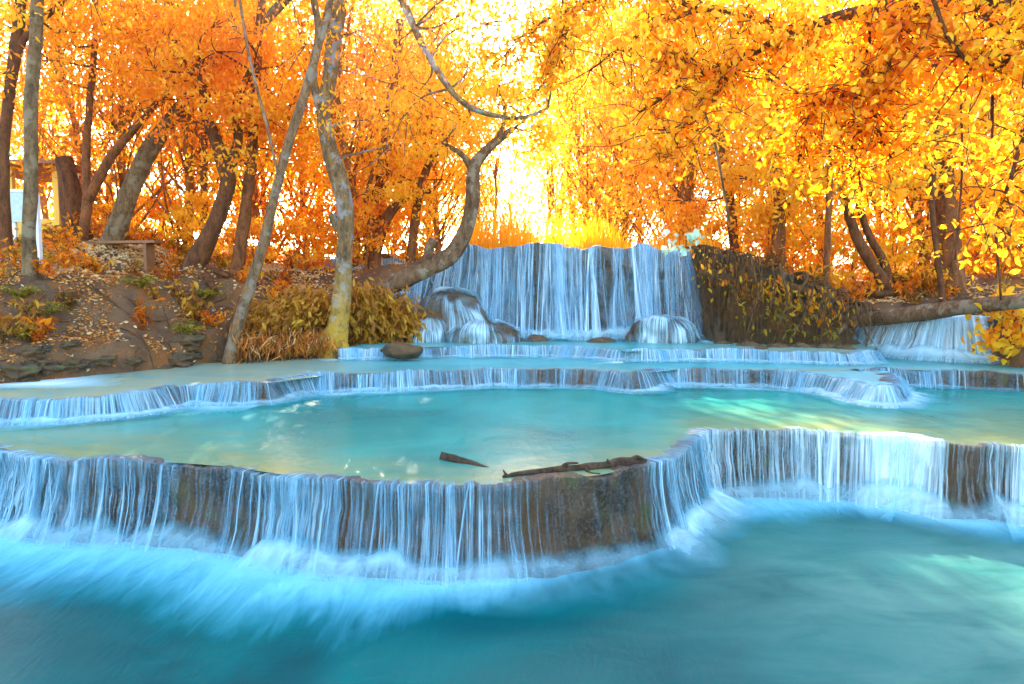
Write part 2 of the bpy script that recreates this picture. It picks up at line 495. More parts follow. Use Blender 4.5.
CTRL += [(-2, 17.8, 3.36), (0, 17.8, 3.36), (2, 17.8, 3.36), (4, 17.8, 3.34), (0, 22, 3.4), (3, 24, 3.5), (-4, 22, 3.5), (0, 32, 3.6),
         (8.3, 16.2, 2.1), (8.8, 17.5, 2.0), (10.5, 13.0, 2.2), (11, 11, 1.8), (12, 8, 1.5), (14, 4, 1.4), (16, 14, 2.8), (20, 20, 3.2), (16, 26, 3.4),
         (-12, 10, 1.9), (-14, 6, 1.6), (-15, 0, 1.5), (-14, 14, 3.2), (-18, 20, 4.0), (-12, 28, 4.2), (0, 45, 4.0), (-40, 20, 4.5), (40, 20, 4.0), (30, 50, 4.5), (-30, 50, 4.5), (0, 120, 5), (-100, 60, 5), (100, 60, 5), (0, -60, 2), (-40, -30, 2), (40, -30, 2)]
CTRL = np.array(CTRL)

def land(X, Y):
    P = np.stack([X.ravel(), Y.ravel()], 1)
    d2 = ((P[:, None] - CTRL[None, :, :2]) ** 2).sum(-1) + 0.12
    w = d2 ** -1.7
    return ((w * CTRL[None, :, 2]).sum(1) / w.sum(1)).reshape(X.shape)

def ground(X, Y, rough=True):
    X, Y = np.asarray(X, float), np.asarray(Y, float)
    sd = river_sd(X, Y)
    z = land(X, Y)
    if rough:
        z = z + (fbm(X * .9, Y * .9, 0, 3, 4) - .5) * .35 * sstep(0, 2, sd) + (fbm(X * 3.2, Y * 3.2, 0, 5, 4) - .5) * .30 * sstep(-.1, .5, sd)
    return -0.8 + (z + 0.8) * sstep(-.05, .42, sd + (fbm(X * 2.2, Y * 2.2, 0, 8, 3) - .5) * .3)

def gz(x, y):
    return float(ground(np.array([x]), np.array([y]))[0])

def axis_lines(lo, hi, step, far):
    a = list(np.arange(lo, hi + 1e-6, step))
    s, v = step, hi
    while v < far:
        s *= 1.35
        v += s
        a.append(v)
    s, v = step, lo
    while v > -far:
        s *= 1.35
        v -= s
        a.insert(0, v)
    return np.array(a)

gx, gy = axis_lines(-13, 13, .11, 320), axis_lines(8.5, 21, .11, 320)
GX, GY = np.meshgrid(gx, gy, indexing='ij')
GZ = np.zeros_like(GX)
for i in range(0, len(gx), 40):
    GZ[i:i + 40] = ground(GX[i:i + 40], GY[i:i + 40])
mb = MB()
mb.add(np.stack([GX, GY, GZ], -1).reshape(-1, 3), gridq(len(gx), len(gy)))
tag(mb.build('terrain', M['soil']), kind='structure')

# ------------------------------------------------------------------ pools
def curve_cols(P, n):
    return resample(P, n)

def pool(name, mat, front, back, z, n, rows, foam_fn, shal_fn, mound=.05, power=1.0):
    Fp, _ = resample(front, n)
    Bp, s = resample(back, n)
    v = np.linspace(0, 1, rows) ** power          # 0 at back (foot of the fall upstream)
    X = Bp[:, None, 0] * (1 - v) + Fp[:, None, 0] * v
    Y = Bp[:, None, 1] * (1 - v) + Fp[:, None, 1] * v
    L = np.hypot(Fp[:, 0] - Bp[:, 0], Fp[:, 1] - Bp[:, 1])
    D = L[:, None] * v
    colx = 512 + F * X / np.maximum(Y, .8)
    S = np.broadcast_to(s[:, None], X.shape)
    foam = np.clip(foam_fn(colx, D, X, Y), 0, 1)
    shal = np.clip(shal_fn(colx, L[:, None] * (1 - v), X, Y), 0, 1)
    Z = z + mound * foam * (fbm(S * 2.5, D * 1.5, 0, 21, 3) - .2) + .008 * (fbm(X * 1.5, Y * 1.5, 0, 31, 3) - .5)
    mb = MB()
    mb.add(np.stack([X, Y, Z], -1).reshape(-1, 3), gridq(n, rows), np.stack([S, D], -1).reshape(-1, 2), foam=foam.ravel(), shal=shal.ravel())
    return tag(mb.build(name, mat), kind='structure')

def off(P, d, n=None):
    """line shifted by d towards the viewer side (its outward normal)"""
    P = np.array(P, float)
    T = np.gradient(P[:, :2], axis=0)
    T /= np.linalg.norm(T, axis=1)[:, None] + 1e-9
    N = np.stack([T[:, 1], -T[:, 0]], 1)
    Q = P.copy()
    Q[:, :2] += N * (d[:, None] if np.ndim(d) else d)
    return Q

def gauss(x, c, w):
    return np.exp(-((x - c) / w) ** 2)

lipA = np.concatenate([lip1, lip1b[1:]])
lipAr, _ = resample(lipA, 260)
front_low = np.stack([np.linspace(-11, 11, 260), np.full(260, -6.0)], 1)
def foam_low(c, D, X, Y):
    ln = np.interp(c, [-300, 0, 150, 300, 420, 520, 600, 650, 700, 760, 850, 930, 1024, 1300], [.85, .88, .88, .74, .6, .42, .22, .26, .65, .85, .6, .7, .8, .7])
    w = ln * (0.3 + 1.35 * fbm(X * 1.0 + 3, Y * .4, 0, 41, 3))
    return np.exp(-(np.maximum(D - .12, 0) / w) ** 1.5) * np.interp(c, [500, 600, 650, 700], [1, .62, .62, 1])
def shal_low(c, D, X, Y):
    return .95 * sstep(.2, 3.2, X) * (1 - .4 * sstep(5.5, 7, Y))
pool('pool', M['pool_low'], front_low, lipAr[:, :2], 0.0, 520, 260, foam_low, shal_low, .012, 1.5)

back2 = np.concatenate([lip2[:-1], lip2b[:-4], lip2c[2:]])
back2r, _ = resample(off(back2, -.06), 300)
def foam_mid(c, D, X, Y):
    ln = np.interp(c, [-100, 60, 200, 330, 420, 600, 700, 800, 880, 920, 1024], [.8, .7, .6, .55, .35, .28, .28, .4, .45, .2, .18])
    w = ln * (.6 + .8 * fbm(X * 1.1, Y * .6, 0, 43, 3))
    return np.exp(-(np.maximum(D - .1, 0) / w) ** 1.5) * np.interp(c, [880, 930], [1, .75])
def shal_mid(c, D, X, Y):
    return np.exp(-(D / np.interp(c, [0, 100, 300, 420, 520, 640, 760, 1024], [2.0, 1.6, .9, .5, .5, .8, 1.1, 2.0])) ** 1.3) * 1.0
fr = off(lipA, -.03)
fr_r, _ = resample(fr, 300)
pool('pool', M['pool_mid'], fr_r, back2r, H1, 420, 150, foam_mid, shal_mid, .01)

back3 = np.concatenate([[[-9, 11, 0], [-5.5, 14, 0]], off(lip3, -.05)[:-1], off(lip3b, -.05), [[8.2, 15.2, 900], [9.6, 15.0, 1000], [11.2, 12.6, 1100]]])
front3 = off(np.concatenate([lip2, lip2b[1:4], lip2c]), -.03)
def foam_up(c, D, X, Y):
    a = np.exp(-(D / (.5 * (.5 + fbm(X * 1.3, Y, 0, 44, 3)))) ** 1.4) * np.interp(c, [300, 345, 860, 900], [0, 1, 1, .9])
    b = gauss(c, 930, 60) * np.exp(-(D / 1.6) ** 2)
    e = sstep(170, 40, c) * .75 * sstep(9.0, 9.9, Y + 0 * X)
    return np.maximum(np.maximum(a, b), e)
def shal_up(c, D, X, Y):
    return np.exp(-(D / .7) ** 1.3) * .6 + .8 * sstep(420, 250, c)
pool('pool', M['pool_far'], front3[:, :2], back3[:, :2], H2, 420, 80, foam_up, shal_up, .01)
# apron of the middle-right step, which bulges over the pool
ap_f = off(lip2b[2:], -.03)
ap_b = line([(735, 364), (800, 364), (850, 365), (880, 366), (888, 367)], H2)
pool('pool', M['pool_far'], ap_f[:, :2], ap_b[:, :2], H2 - .004, 80, 24, lambda c, D, X, Y: .4 + 0 * X, lambda c, D, X, Y: .3 + 0 * X, .0)

back4 = np.array([[-2.9, 16.3], [-2.4, 16.9], [0, 17.0], [4.1, 17.0], [5.0, 15.6], [8.0, 14.8]])
front4 = np.concatenate([off(lip3, -.03), off(lip3b, -.03)[1:]])[:, :2]
def foam_top(c, D, X, Y):
    return np.exp(-(np.maximum(D - .7, 0) / (.7 * (.5 + fbm(X, Y, 0, 45, 3)))) ** 1.6) * np.interp(c, [690, 760], [1, .2])
pool('pool', M['pool_far'], front4, back4, H3, 300, 60, foam_top, lambda c, D, X, Y: .3 * np.exp(-D / .5) + .5 * sstep(650, 800, c), .05)

# ------------------------------------------------------------------ waterfalls
def waterfall(label, lip, zl, zf, dens, out=(.03, .12), amp=.05, n_str=240, wid=(.012, .05), veil=.5, res=.05, seed=0, white=False,
              spray=.25, over=.0, lipz=None, sprayd=None, rows=16, rim=.10):
    P = np.asarray(lip, float)
    Ltot = np.hypot(*np.diff(P[:, :2], axis=0).T).sum()
    n = max(24, int(Ltot / res))
    # smooth the lip line and crinkle it
    R, s = resample(P, n)
    kx = np.convolve(np.pad(R[:, 0], 2, 'edge'), np.ones(5) / 5, 'valid')
    ky = np.convolve(np.pad(R[:, 1], 2, 'edge'), np.ones(5) / 5, 'valid')
    R[1:-1, 0], R[1:-1, 1] = kx[1:-1], ky[1:-1]
    T = np.gradient(R[:, :2], axis=0)
    T /= np.linalg.norm(T, axis=1)[:, None]
    N = np.stack([T[:, 1], -T[:, 0]], 1)
    for _ in range(3):
        N[1:-1] = (N[:-2] + N[1:-1] * 2 + N[2:]) / 4
        N /= np.linalg.norm(N, axis=1)[:, None]
    rg = np.random.default_rng(100 + seed)
    zl_s = zl + (np.interp(R[:, 2], *lipz) if lipz else 0) + 0 * s
    H = zl_s - zf
    c = R.mean(0)
    t = thing('waterfall', label, 'waterfall', (c[0], c[1], zf))
    # profile of the rock: pool side, rim, face, foot
    def face(sv, Nn, q):
        """outward offset of the rock at relative depth q (0 lip .. 1 foot)"""
        return out[0] + (out[1] - out[0]) * q ** 1.2 - over * np.sin(np.pi * np.clip(q, 0, 1))
    q = np.linspace(0, 1.12, rows)
    bump = (fbm(s[:, None] * 2.2, q[None] * H.mean() * 2.5, 0, seed + 3, 4) - .5) * 2 * amp + (fbm(s[:, None] * 9, q[None] * H.mean() * 7, 0, seed + 4, 3) - .5) * amp * 1.3 + (vnoise(s[:, None] * 26, q[None] * H.mean() * 22, 0, seed + 14) - .5) * amp * .4
    bumps = np.maximum.accumulate(np.clip(bump, -.02, 9), axis=1) * .6 + np.clip(bump, -.02, 9).mean(1, keepdims=True) * .4
    rim_z = (fbm(s * 1.9, 0, 0, seed + 5, 3) - .42) * rim + (fbm(s * 12, 0, 0, seed + 6, 2) - .5) * .03
    offs, zz = [], []
    for d, dz in [(-.55, -.12), (-.3, -.03), (-.16, -.012), (-.07, .0), (-.02, .004)]:
        offs.append(np.full(n, d)); zz.append(zl_s + dz + np.maximum(rim_z, -.3 * rim) * (1 if d > -.25 else .5))
    for j, qq in enumerate(q):
        offs.append(face(s, N, qq) + bump[:, j] * min(1, .25 + qq * 3))
        zz.append(zl_s - .01 - H * qq + (np.maximum(rim_z, -.3 * rim) * max(0, 1 - qq * 6)))
    O, Zr = np.stack(offs, 1), np.stack(zz, 1)
    V = np.stack([R[:, None, 0] + N[:, None, 0] * O, R[:, None, 1] + N[:, None, 1] * O, Zr], -1)
    mb = MB()
    mb.add(V.reshape(-1, 3), gridq(n, O.shape[1]))
    mb.build('rock_ledge', M['rock'], t)
    # water: thin veil following the rock, then separate strands
    wm = M[white] if isinstance(white, str) else M['fall_glare'] if white else M['fall']
    dn = np.array([dens(x) for x in R[:, 2]]) * np.clip(1.9 * fbm(s * 1.9, 0, 0, seed + 40, 3) + .15, .78, 1.3)
    mb = MB()
    if veil:
        nn = n
        qv = q[q <= 1.07]
        prof = [(-.22, .006, -.03), (-.1, .01, 0), (-.02, .014, 0)]
        offs, zz, al = [], [], []
        for d, dz, _ in prof:
            offs.append(np.full(n, d)); zz.append(zl_s + dz + np.maximum(rim_z * .8, -.22 * rim)); al.append(dn * veil * (.25 if d < -.15 else .8))
        for j, qq in enumerate(qv):
            offs.append(face(s, N, qq) + bump[:, j] * min(1, .25 + qq * 3) + .018 + .05 * qq)
            zz.append(zl_s + .006 - H * qq + (np.maximum(rim_z, -.3 * rim) * max(0, 1 - qq * 6)))
            al.append(dn * veil * (1 - .15 * qq))
        O, Zv, A = np.stack(offs, 1), np.stack(zz, 1), np.stack(al, 1)
        V = np.stack([R[:, None, 0] + N[:, None, 0] * O, R[:, None, 1] + N[:, None, 1] * O, Zv], -1)
        vv = np.broadcast_to(np.maximum(0, np.concatenate([[-.2, -.1, -.02], qv]))[None], O.shape)
        mb.add(V.reshape(-1, 3), gridq(n, O.shape[1]), np.stack([np.broadcast_to(s[:, None], O.shape), vv * H.mean()], -1).reshape(-1, 2), a=A.ravel())
    cum = np.cumsum(dn + 1e-4)
    for i in range(n_str):
        sv = np.interp(rg.uniform(0, cum[-1]), cum, s)
        # strands bunch together
        sv = sv + .06 * math.sin(sv * 9 + seed)
        w = rg.uniform(*wid) * (1 if rg.random() > .2 else 2.2)
        k = int(np.clip(np.interp(sv, s, np.arange(n)), 0, n - 1))
        x, y = np.interp(sv, s, R[:, 0]), np.interp(sv, s, R[:, 1])
        nv, tv = N[k], T[k]
        Hk, zk = H[k], zl_s[k] + max(rim_z[k], -.3 * rim)
        qn = 14
        qs = np.concatenate([[-.12, -.04], np.linspace(0, 1, qn) ** .9])
        q_end = 1.0 if rg.random() > .15 else rg.uniform(.5, .9)
        skew = rg.normal(0, .05) * Hk
        th = rg.uniform(.0, .06)
        wv = rg.uniform(.4, 1.2)
        for_lat = np.array([-1, -.5, 0, .5, 1])
        VV, AA = [], []
        op = (.12 + .75 * rg.random() ** 2) * min(1, .35 + .75 * dn[k])
        if rg.random() < .13:
            w, op = rg.uniform(2.2, 4.5) * wid[1], rg.uniform(.22, .5) * min(1, .3 + .8 * dn[k])
        for qq in qs:
            if qq < 0:
                o_, z_ = qq * .9, zk + .012
                ff = .55 if qq < -.1 else .9
                qp = 0
            else:
                qp = qq * q_end
                jb = min(rows - 1, int(qp / 1.12 * (rows - 1)))
                base = face(0, 0, qp) + max(bumps[k, jb], -.02) * min(1, .25 + qp * 3)
                o_ = max(base + .03, out[0] + th * (1 - (1 - qp) ** 2) * 1.5 + .02) + .03 * qp
                z_ = zk + .008 - (Hk + .02) * qp ** 1.15
                ff = 1 if q_end == 1 else 1 - qp / q_end * .9
            ww = w * (1 + wv * .5 * qp)
            for l in for_lat:
                lat = l * ww + skew * qp
                oo = o_ + (1 - l * l) * ww * .5
                VV.append((x + tv[0] * lat + nv[0] * oo, y + tv[1] * lat + nv[1] * oo, z_))
                AA.append((1 - abs(l) ** 2) * ff * op)
        u0 = rg.uniform(0, 50)
        uvs = np.stack([u0 + np.tile(for_lat * w * 1.5, len(qs)), np.repeat(qs * Hk, 5)], 1)
        mb.add(np.array(VV), gridq(len(qs), 5), uvs, a=np.array(AA))
    mb.build('falling_water', wm, t)
    if spray:
        nv_ = 14
        v = np.linspace(0, 1, nv_)
        sd = np.array([(sprayd or dens)(x) for x in R[:, 2]])
        hgt = spray * np.minimum(.6, H) * (.35 + .9 * fbm(s * 3.0, 0, 0, seed + 11, 3)) * np.minimum(1.2, .35 + sd)
        wdt = spray * 1.5 * (.6 + .8 * fbm(s * 2.3, 0, 0, seed + 12, 3))
        O = out[1] - .04 + wdt[:, None] * v[None] 
        Zs = zf + hgt[:, None] * (1 - v[None]) ** 1.7 + .022
        A = np.minimum(1, sd + .15)[:, None] * (1 - v[None] ** 1.3) * np.minimum(1, v[None] * 5 + .0)
        V = np.stack([R[:, None, 0] + N[:, None, 0] * O, R[:, None, 1] + N[:, None, 1] * O, Zs], -1)
        mb = MB()
        mb.add(V.reshape(-1, 3), gridq(n, nv_), np.stack([np.broadcast_to(s[:, None], O.shape), O], -1).reshape(-1, 2), a=A.ravel())
        mb.build('spray', M['spray'], t)
    return t

I = np.interp
waterfall('long curved front terrace waterfall with blue strands over brown travertine, below the driftwood', lip1, H1, 0.0,
          lambda x: float(I(x, [-300, 0, 40, 70, 150, 230, 265, 275, 300, 360, 480, 520, 560, 640, 650, 690], [1, 1, .9, .6, .6, .6, .5, .85, .8, .75, .7, .5, .4, .33, .9, 1.0])),
          out=(.02, .16), amp=.06, n_str=560, wid=(.004, .024), veil=.5, res=.03, seed=1, spray=.42, over=.05)
waterfall('front terrace waterfall at the right, its broad white spill brightened with painted sun glare', lip1b, H1, 0.0,
          lambda x: float(I(x, [690, 720, 760, 800, 850, 868, 885, 930, 943, 948, 980, 990, 1024, 1600], [.8, .75, .5, .65, .6, .8, 1.6, 1.6, 1.0, .45, .5, .9, 1.0, .9])),
          out=(.02, .12), amp=.07, n_str=420, wid=(.005, .034), veil=.64, res=.03, seed=2, white=True, spray=.45, over=.04)
waterfall('low middle step cascade spilling from the left bank to the pool centre', lip2, H2, H1,
          lambda x: float(I(x, [-300, 150, 170, 280, 420, 440, 520, 600, 640, 655], [.8, .8, .75, .7, .65, .85, .6, .45, .8, .9])),
          out=(.03, .16), amp=.05, n_str=700, wid=(.006, .024), veil=.62, res=.04, seed=3, spray=.3)
waterfall('low middle step cascade at the right, ending in a blue tumbling nose', lip2b, H2, H1,
          lambda x: float(I(x, [650, 670, 760, 800, 830, 895], [.9, .65, .6, .7, 1.0, 1.1])),
          out=(.03, .16), amp=.05, n_str=340, wid=(.006, .024), veil=.62, res=.04, seed=4, spray=.3)
waterfall('dark low step cascade at the far right edge, set back behind the blue nose', lip2c, H2, H1,
          lambda x: float(I(x, [850, 900, 960, 1000, 1024], [.8, .7, .55, .4, .3])),
          out=(.03, .08), amp=.05, n_str=200, wid=(.006, .02), veil=.45, res=.04, seed=5, spray=.2)
lip3all = np.concatenate([lip3[:-1], lip3b[1:]])
waterfall('thin upper step cascade just below the foot of the tall waterfall', lip3all, H3, H2,
          lambda x: float(I(x, [340, 350, 375, 400, 450, 600, 640, 870], [.9, 1, .8, .45, .75, .75, .8, .8])),
          out=(.03, .15), amp=.035, n_str=420, wid=(.008, .032), veil=.7, res=.05, seed=6, spray=.25)
# the tall fall
lipM = np.array([[*at_y(x, y, Y)[:2], x] for x, y, Y in [(392, 262, 17.4), (425, 256, 17.1), (445, 252, 16.75), (480, 249, 16.5), (540, 247.5, 16.4), (600, 249, 16.4), (640, 251, 16.4), (665, 255, 16.35), (680, 259, 16.4), (690, 262, 16.7), (694, 262, 17.4)]])
waterfall('tall wide waterfall in the centre below the orange reeds', lipM, HC, H3,
          lambda x: float(I(x, [390, 440, 500, 540, 560, 580, 620, 640, 655, 690], [1, .95, .75, .8, 1, .95, .75, .9, 1.3, 1.3])),
          out=(.04, .62), amp=.26, n_str=640, wid=(.008, .045), veil=.46, res=.06, seed=8, white='fall_tall', spray=.55, over=.12, rows=30,
          lipz=([390, 425, 436, 446, 470, 500, 540, 580, 640, 665, 690], [-.55, -.45, -.3, -.06, .0, -.04, .05, -.02, .0, -.08, -.22]), rim=.26)
# right-hand fall under the log
lipR = np.array([[*at_y(x, 318, Y)[:2], x] for x, Y in [(866, 15.4), (880, 14.6), (905, 14.0), (930, 13.5), (960, 13.2), (985, 13.1), (1010, 13.2)]])
waterfall('side waterfall pouring under the fallen log at the right', lipR, 1.86, H2,
          lambda x: float(I(x, [860, 880, 930, 975, 990], [.7, .8, .8, 1.0, .2])),
          out=(.05, .45), amp=.10, n_str=260, wid=(.008, .04), veil=.6, res=.05, seed=9, spray=.5, white=True)
mb = MB()
up = np.array([[5.9, 15.6], [8.1, 17.6], [11, 16.0], [9.9, 13.3], [8.5, 13.25], [7.2, 14.2]])
lipRr, _ = resample(off(lipR, -.03), 40)
bk = np.stack([np.linspace(7.9, 11.5, 40), np.full(40, 17.5)], 1)
pool('pool', M['pool_far'], lipRr[:, :2], bk, 1.85, 40, 30, lambda c, D, X, Y: .8 + 0 * X, lambda c, D, X, Y: 0 * X, .03)
# far tier glimpsed through the trees
lipT = np.array([[*at_y(x, 262, 19.0)[:2], x] for x in (296, 330, 380, 420, 450)])
waterfall('small blue water tier glimpsed behind the pale lichen trunk', lipT, 3.24, 2.86, lambda x: .9, out=(.03, .3), amp=.06, n_str=90, wid=(.02, .06), veil=.85, res=.08, seed=12, spray=.3)

# mossy boulders at the foot of the tall fall, wrapped in white water
def wet_boulder(label, x, y, Y, rpx, seed, hgt=1.0):
    c = at_y(x, y, Y)
    r = px(Y, rpx)
    t = thing('boulder', label, 'boulder', (c[0], c[1], H3))
    b = MB()
    blob(b, (c[0], c[1], H3 - .05), (r, r * .75, (c[2] - H3) * 1.0 * hgt), seed, .22, 72, 30, flat=.7)
    b.build('rock', M['rock'], t)
    w = MB()
    nu, nv = 72, 30
    blob(w, (c[0], c[1] - .02, H3 - .03), (r * 1.05, r * .8, (c[2] - H3) * 1.07 * hgt), seed, .22, nu, nv, flat=.7)
    V = w.V[0].reshape(nu, nv, 3)
    S = np.linspace(0, 2 * np.pi * r, nu)[:, None] + 0 * V[..., 0]
    D = np.linspace(0, 2 * r, nv)[None] + 0 * V[..., 0]
    w.U = [np.stack([S, D], -1).reshape(-1, 2)]
    A = np.clip(2.0 * fbm(V[..., 0] * 3, V[..., 1] * 3, V[..., 2] * 1.2, seed + 2, 3) - .55, 0, .9)
    w.A = {'a': [A.ravel()]}
    w.build('falling_water', M['fall'], t)
wet_boulder('water covered boulder mound, uppermost at the left foot of the tall waterfall', 447, 292, 15.9, 40, 31)
wet_boulder('rounded water draped boulder, lowest at the left foot of the tall waterfall', 484, 320, 15.3, 36, 32)
wet_boulder('low white water boulder beside the leafy bank left of the tall waterfall', 430, 318, 15.4, 26, 33)
wet_boulder('rounded water draped boulder at the right foot of the tall waterfall', 662, 318, 15.4, 34, 34)
def rocks_row(spots, label, group, mat, z):
    for i, (x, y, rx) in enumerate(spots):
        c = at_z(x, y, z)
        r = px(c[1], rx)
        b = MB()
        blob(b, (0, 0, 0), (r, r * .7, r * .42), 60 + i, .4)
        o = b.build('rock', mat)
        o.location = (c[0], c[1], z)
        tag(o, label, 'rock', group)
rocks_row([(512, 341, 13), (535, 341, 14), (600, 342, 12), (402, 350, 20)], 'low dark wet rock breaking the surface at the foot of the tall waterfall', 'wet rocks below the tall waterfall', M['rock'], H3)

# ------------------------------------------------------------------ trees
def path(pts, Y, dY=0.0, drop=0.0):
    P = np.array([at_y(x, y, Y + dY * i) for i, (x, y) in enumerate(pts)])
    if drop:
        d = P[0] - P[1]
        d /= np.linalg.norm(d)
        P = np.concatenate([[P[0] + np.array([d[0] * drop * .4, 0, -drop])], P])
    return P

def crown_cloud(mb, anchors, n_leaf, spread, size, shift, seed, droop=.6, twig=None):
    rg = np.random.default_rng(seed)
    anchors = np.asarray(anchors, float)
    per = max(6, n_leaf // len(anchors))
    for a in anchors:
        sub = a + rg.normal(size=(6, 3)) * spread * np.array([.7, .7, .45])
        for sb in sub:
            m = max(1, per // 6)
            C = sb + rg.normal(size=(m, 3)) * spread * np.array([.45, .45, .22])
            leaves(mb, C, size, shift + rg.normal(0, .1), droop, rg=rg)

def tree(label, trunk, r, Y, mat, limbs=(), crown=None, group=None, dY=0, flare=.25, seg=12, name='tree', cat='tree', extra_limbs=(), roots=(), seed=0):
    P = path(trunk, Y, dY, .45)
    t = thing(name, label, cat, (P[1][0], P[1][1], P[1][2] - .05), group)
    b = MB()
    R = [px(Y, v) for v in r]
    tube(b, P, [R[0] * 1.1] + R, seg, rough=.14, seed=seed, flare=flare)
    b.build('trunk', mat, t)
    ends = [P[-1]]
    for pts, rr in limbs:
        b = MB()
        L = path(pts, Y, dY)
        tube(b, L, [px(Y, v) for v in rr], 8, rough=.12, seed=seed + 3)
        b.build('branch', mat, t)
        ends += [L[-1], L[len(L) // 2]]
    for pts, rr in roots:
        b = MB()
        L = np.array([at_y(*p) for p in pts])
        tube(b, L, [px(Y, v) for v in rr], 8, rough=.2, seed=seed + 5)
        b.build('root', mat, t)
    if crown:
        n, spread, size, shift, pts = crown
        b = MB()
        rg = np.random.default_rng(seed + 50)
        A = [at_y(x, y, Y + rg.uniform(-.8, .8)) for x, y in pts]
        # twigs from the wood to each leaf clump
        wood = np.concatenate([catmull(P, 30)[14:]] + [catmull(path(pt, Y, dY), 12)[4:] for pt, _ in limbs])
        tw = MB()
        for a in A:
            w = wood[np.argmin(((wood - a) ** 2).sum(1))]
            mid = (w + a) / 2 + rg.normal(size=3) * .12
            tube(tw, [w, mid, a], [px(Y, 1.4), px(Y, .9), px(Y, .5)], 5, 8, rough=.1, seed=seed)
            for q in range(3):
                e = a + rg.normal(size=3) * spread * .7
                tube(tw, [mid * .4 + a * .6, (a + e) / 2 + rg.normal(size=3) * .05, e], [px(Y, .7), px(Y, .5), px(Y, .35)], 4, 6, rough=.1, seed=seed)
        tag(tw.build('twigs', mat, t), kind='stuff')
        crown_cloud(b, A, n, spread, size, shift, seed + 90)
        b.build('crown', M['leaf'], t)
    return t

tree('straight pale grey trunk beside the white post at the far left', [(30, 272), (29, 235), (31, 180), (31, 100), (36, 40), (38, -20), (42, -110)], [6.5, 6.2, 6, 6, 5.6, 5.2, 5], 11.8, M['bark_grey'],
     crown=(1500, .6, .13, -.1, [(20, -40), (60, -60), (90, -30), (-10, -20), (40, -110)]), seed=1)
tree('dark leaning trunk at the left edge of the photo', [(7, 264), (4, 200), (4, 140), (10, 90), (18, 30), (25, -60)], [6, 5.2, 5, 5, 5, 4.6], 14, M['bark_dark'],
     limbs=[([(14, 60), (30, 30), (60, 5), (80, -20)], [4, 3, 2.5, 2])], crown=(2200, .65, .13, -.25, [(0, 30), (25, 15), (-20, 70), (50, -20), (15, -50), (60, 30), (90, -10)]), seed=2)
tree('thick broken dark trunk behind the forked tree, left', [(78, 233), (72, 200), (67, 172), (64, 158)], [11, 10, 9, 8], 17, M['bark_dark'], seed=3, name='broken_trunk')
tree('slim forked tree with rust bark standing at the bench end', [(82, 241), (86, 215), (88, 196)], [5, 4.5, 4.5], 15.5, M['bark_warm'],
     limbs=[([(88, 200), (86, 160), (90, 100), (95, 40), (96, -20)], [4, 3.6, 3.2, 2.6, 2]), ([(88, 200), (103, 170), (112, 155), (135, 128), (160, 100), (190, 70)], [5, 4.5, 4.2, 3.5, 2.8, 1.6])],
     crown=(5000, .62, .11, -.26, [(95, 20), (70, 40), (130, 30), (170, 90), (185, 60), (60, 80), (110, 70), (150, 50), (75, -20), (120, -20), (40, 60), (140, 100)]), seed=4)
tree('grey trunk leaning right from behind the bench', [(112, 248), (122, 215), (132, 188), (150, 150), (170, 123), (195, 92), (213, 68), (250, 35), (285, 0), (320, -40)], [10, 9, 8.5, 8, 7.5, 7, 6.5, 5, 4.5, 4], 16, M['bark_grey'],
     crown=(4200, .65, .12, -.3, [(215, 45), (240, 70), (200, 30), (260, 30), (180, 60), (290, -20), (230, 10), (270, 70), (165, 20)]), seed=5)
tree('curved brown trunk with a dark rust crown above the dirt slope', [(192, 273), (208, 240), (222, 205), (228, 180), (222, 158), (214, 135), (205, 110), (200, 60)], [10.5, 8.5, 8, 7.5, 7, 6, 5, 3.5], 14.6, M['bark_dark'],
     limbs=[([(227, 175), (238, 140), (236, 105), (250, 70)], [6, 5, 4, 2.5])],
     roots=[([(192, 268, 14.6), (180, 275, 14.4), (165, 280, 14.2)], [6, 4, 2.5]), ([(196, 268, 14.6), (208, 280, 14.2), (215, 290, 13.9)], [6, 4, 2.5]), ([(200, 266, 14.7), (216, 271, 14.6), (228, 276, 14.5)], [6, 4, 2])],
     crown=(6500, .62, .11, -.4, [(180, 70), (210, 50), (240, 60), (160, 100), (270, 90), (200, 90), (230, 100), (190, 120), (250, 120), (220, 20), (260, 40), (170, 40), (285, 60), (145, 70)]), seed=6)
tree('thin straight brown trunk just left of the curved rust crowned tree', [(205, 252), (204, 200), (204, 150), (206, 80)], [4, 3.8, 3.5, 3], 18, M['bark_warm'], seed=7)
tree('straight rust red trunk right of the curved brown trunk', [(236, 278), (242, 235), (248, 190), (252, 150), (255, 90), (262, 0)], [7, 6, 5.5, 5, 4.4, 4], 14.9, M['bark_warm'],
     crown=(3000, .65, .12, -.2, [(250, 130), (275, 150), (240, 165), (265, 110), (290, 130), (300, 100)]), seed=8)
tree('slender leaning grey trunk rising from the water edge beside a stub', [(231, 352), (240, 318), (250, 285), (263, 245), (275, 195), (288, 145), (306, 90), (317, 50), (318, 25), (313, -10), (312, -80)], [6.2, 6, 5.4, 4.8, 4.5, 4.5, 4.2, 3.8, 3.5, 3.2, 3], 12.6, M['bark_pale'],
     limbs=[([(316, 52), (326, 25), (332, -5), (336, -50)], [3.5, 3, 2.5, 2])], crown=(1200, .6, .12, 0, [(312, -60), (335, -70), (290, -60), (350, -40)]), seed=9)
tree('short broken stub leaning on the slender water edge trunk', [(235, 342), (240, 320), (244, 297)], [7, 6, 5.5], 12.75, M['bark_warm'], seed=10, name='tree_stub', cat='stub')
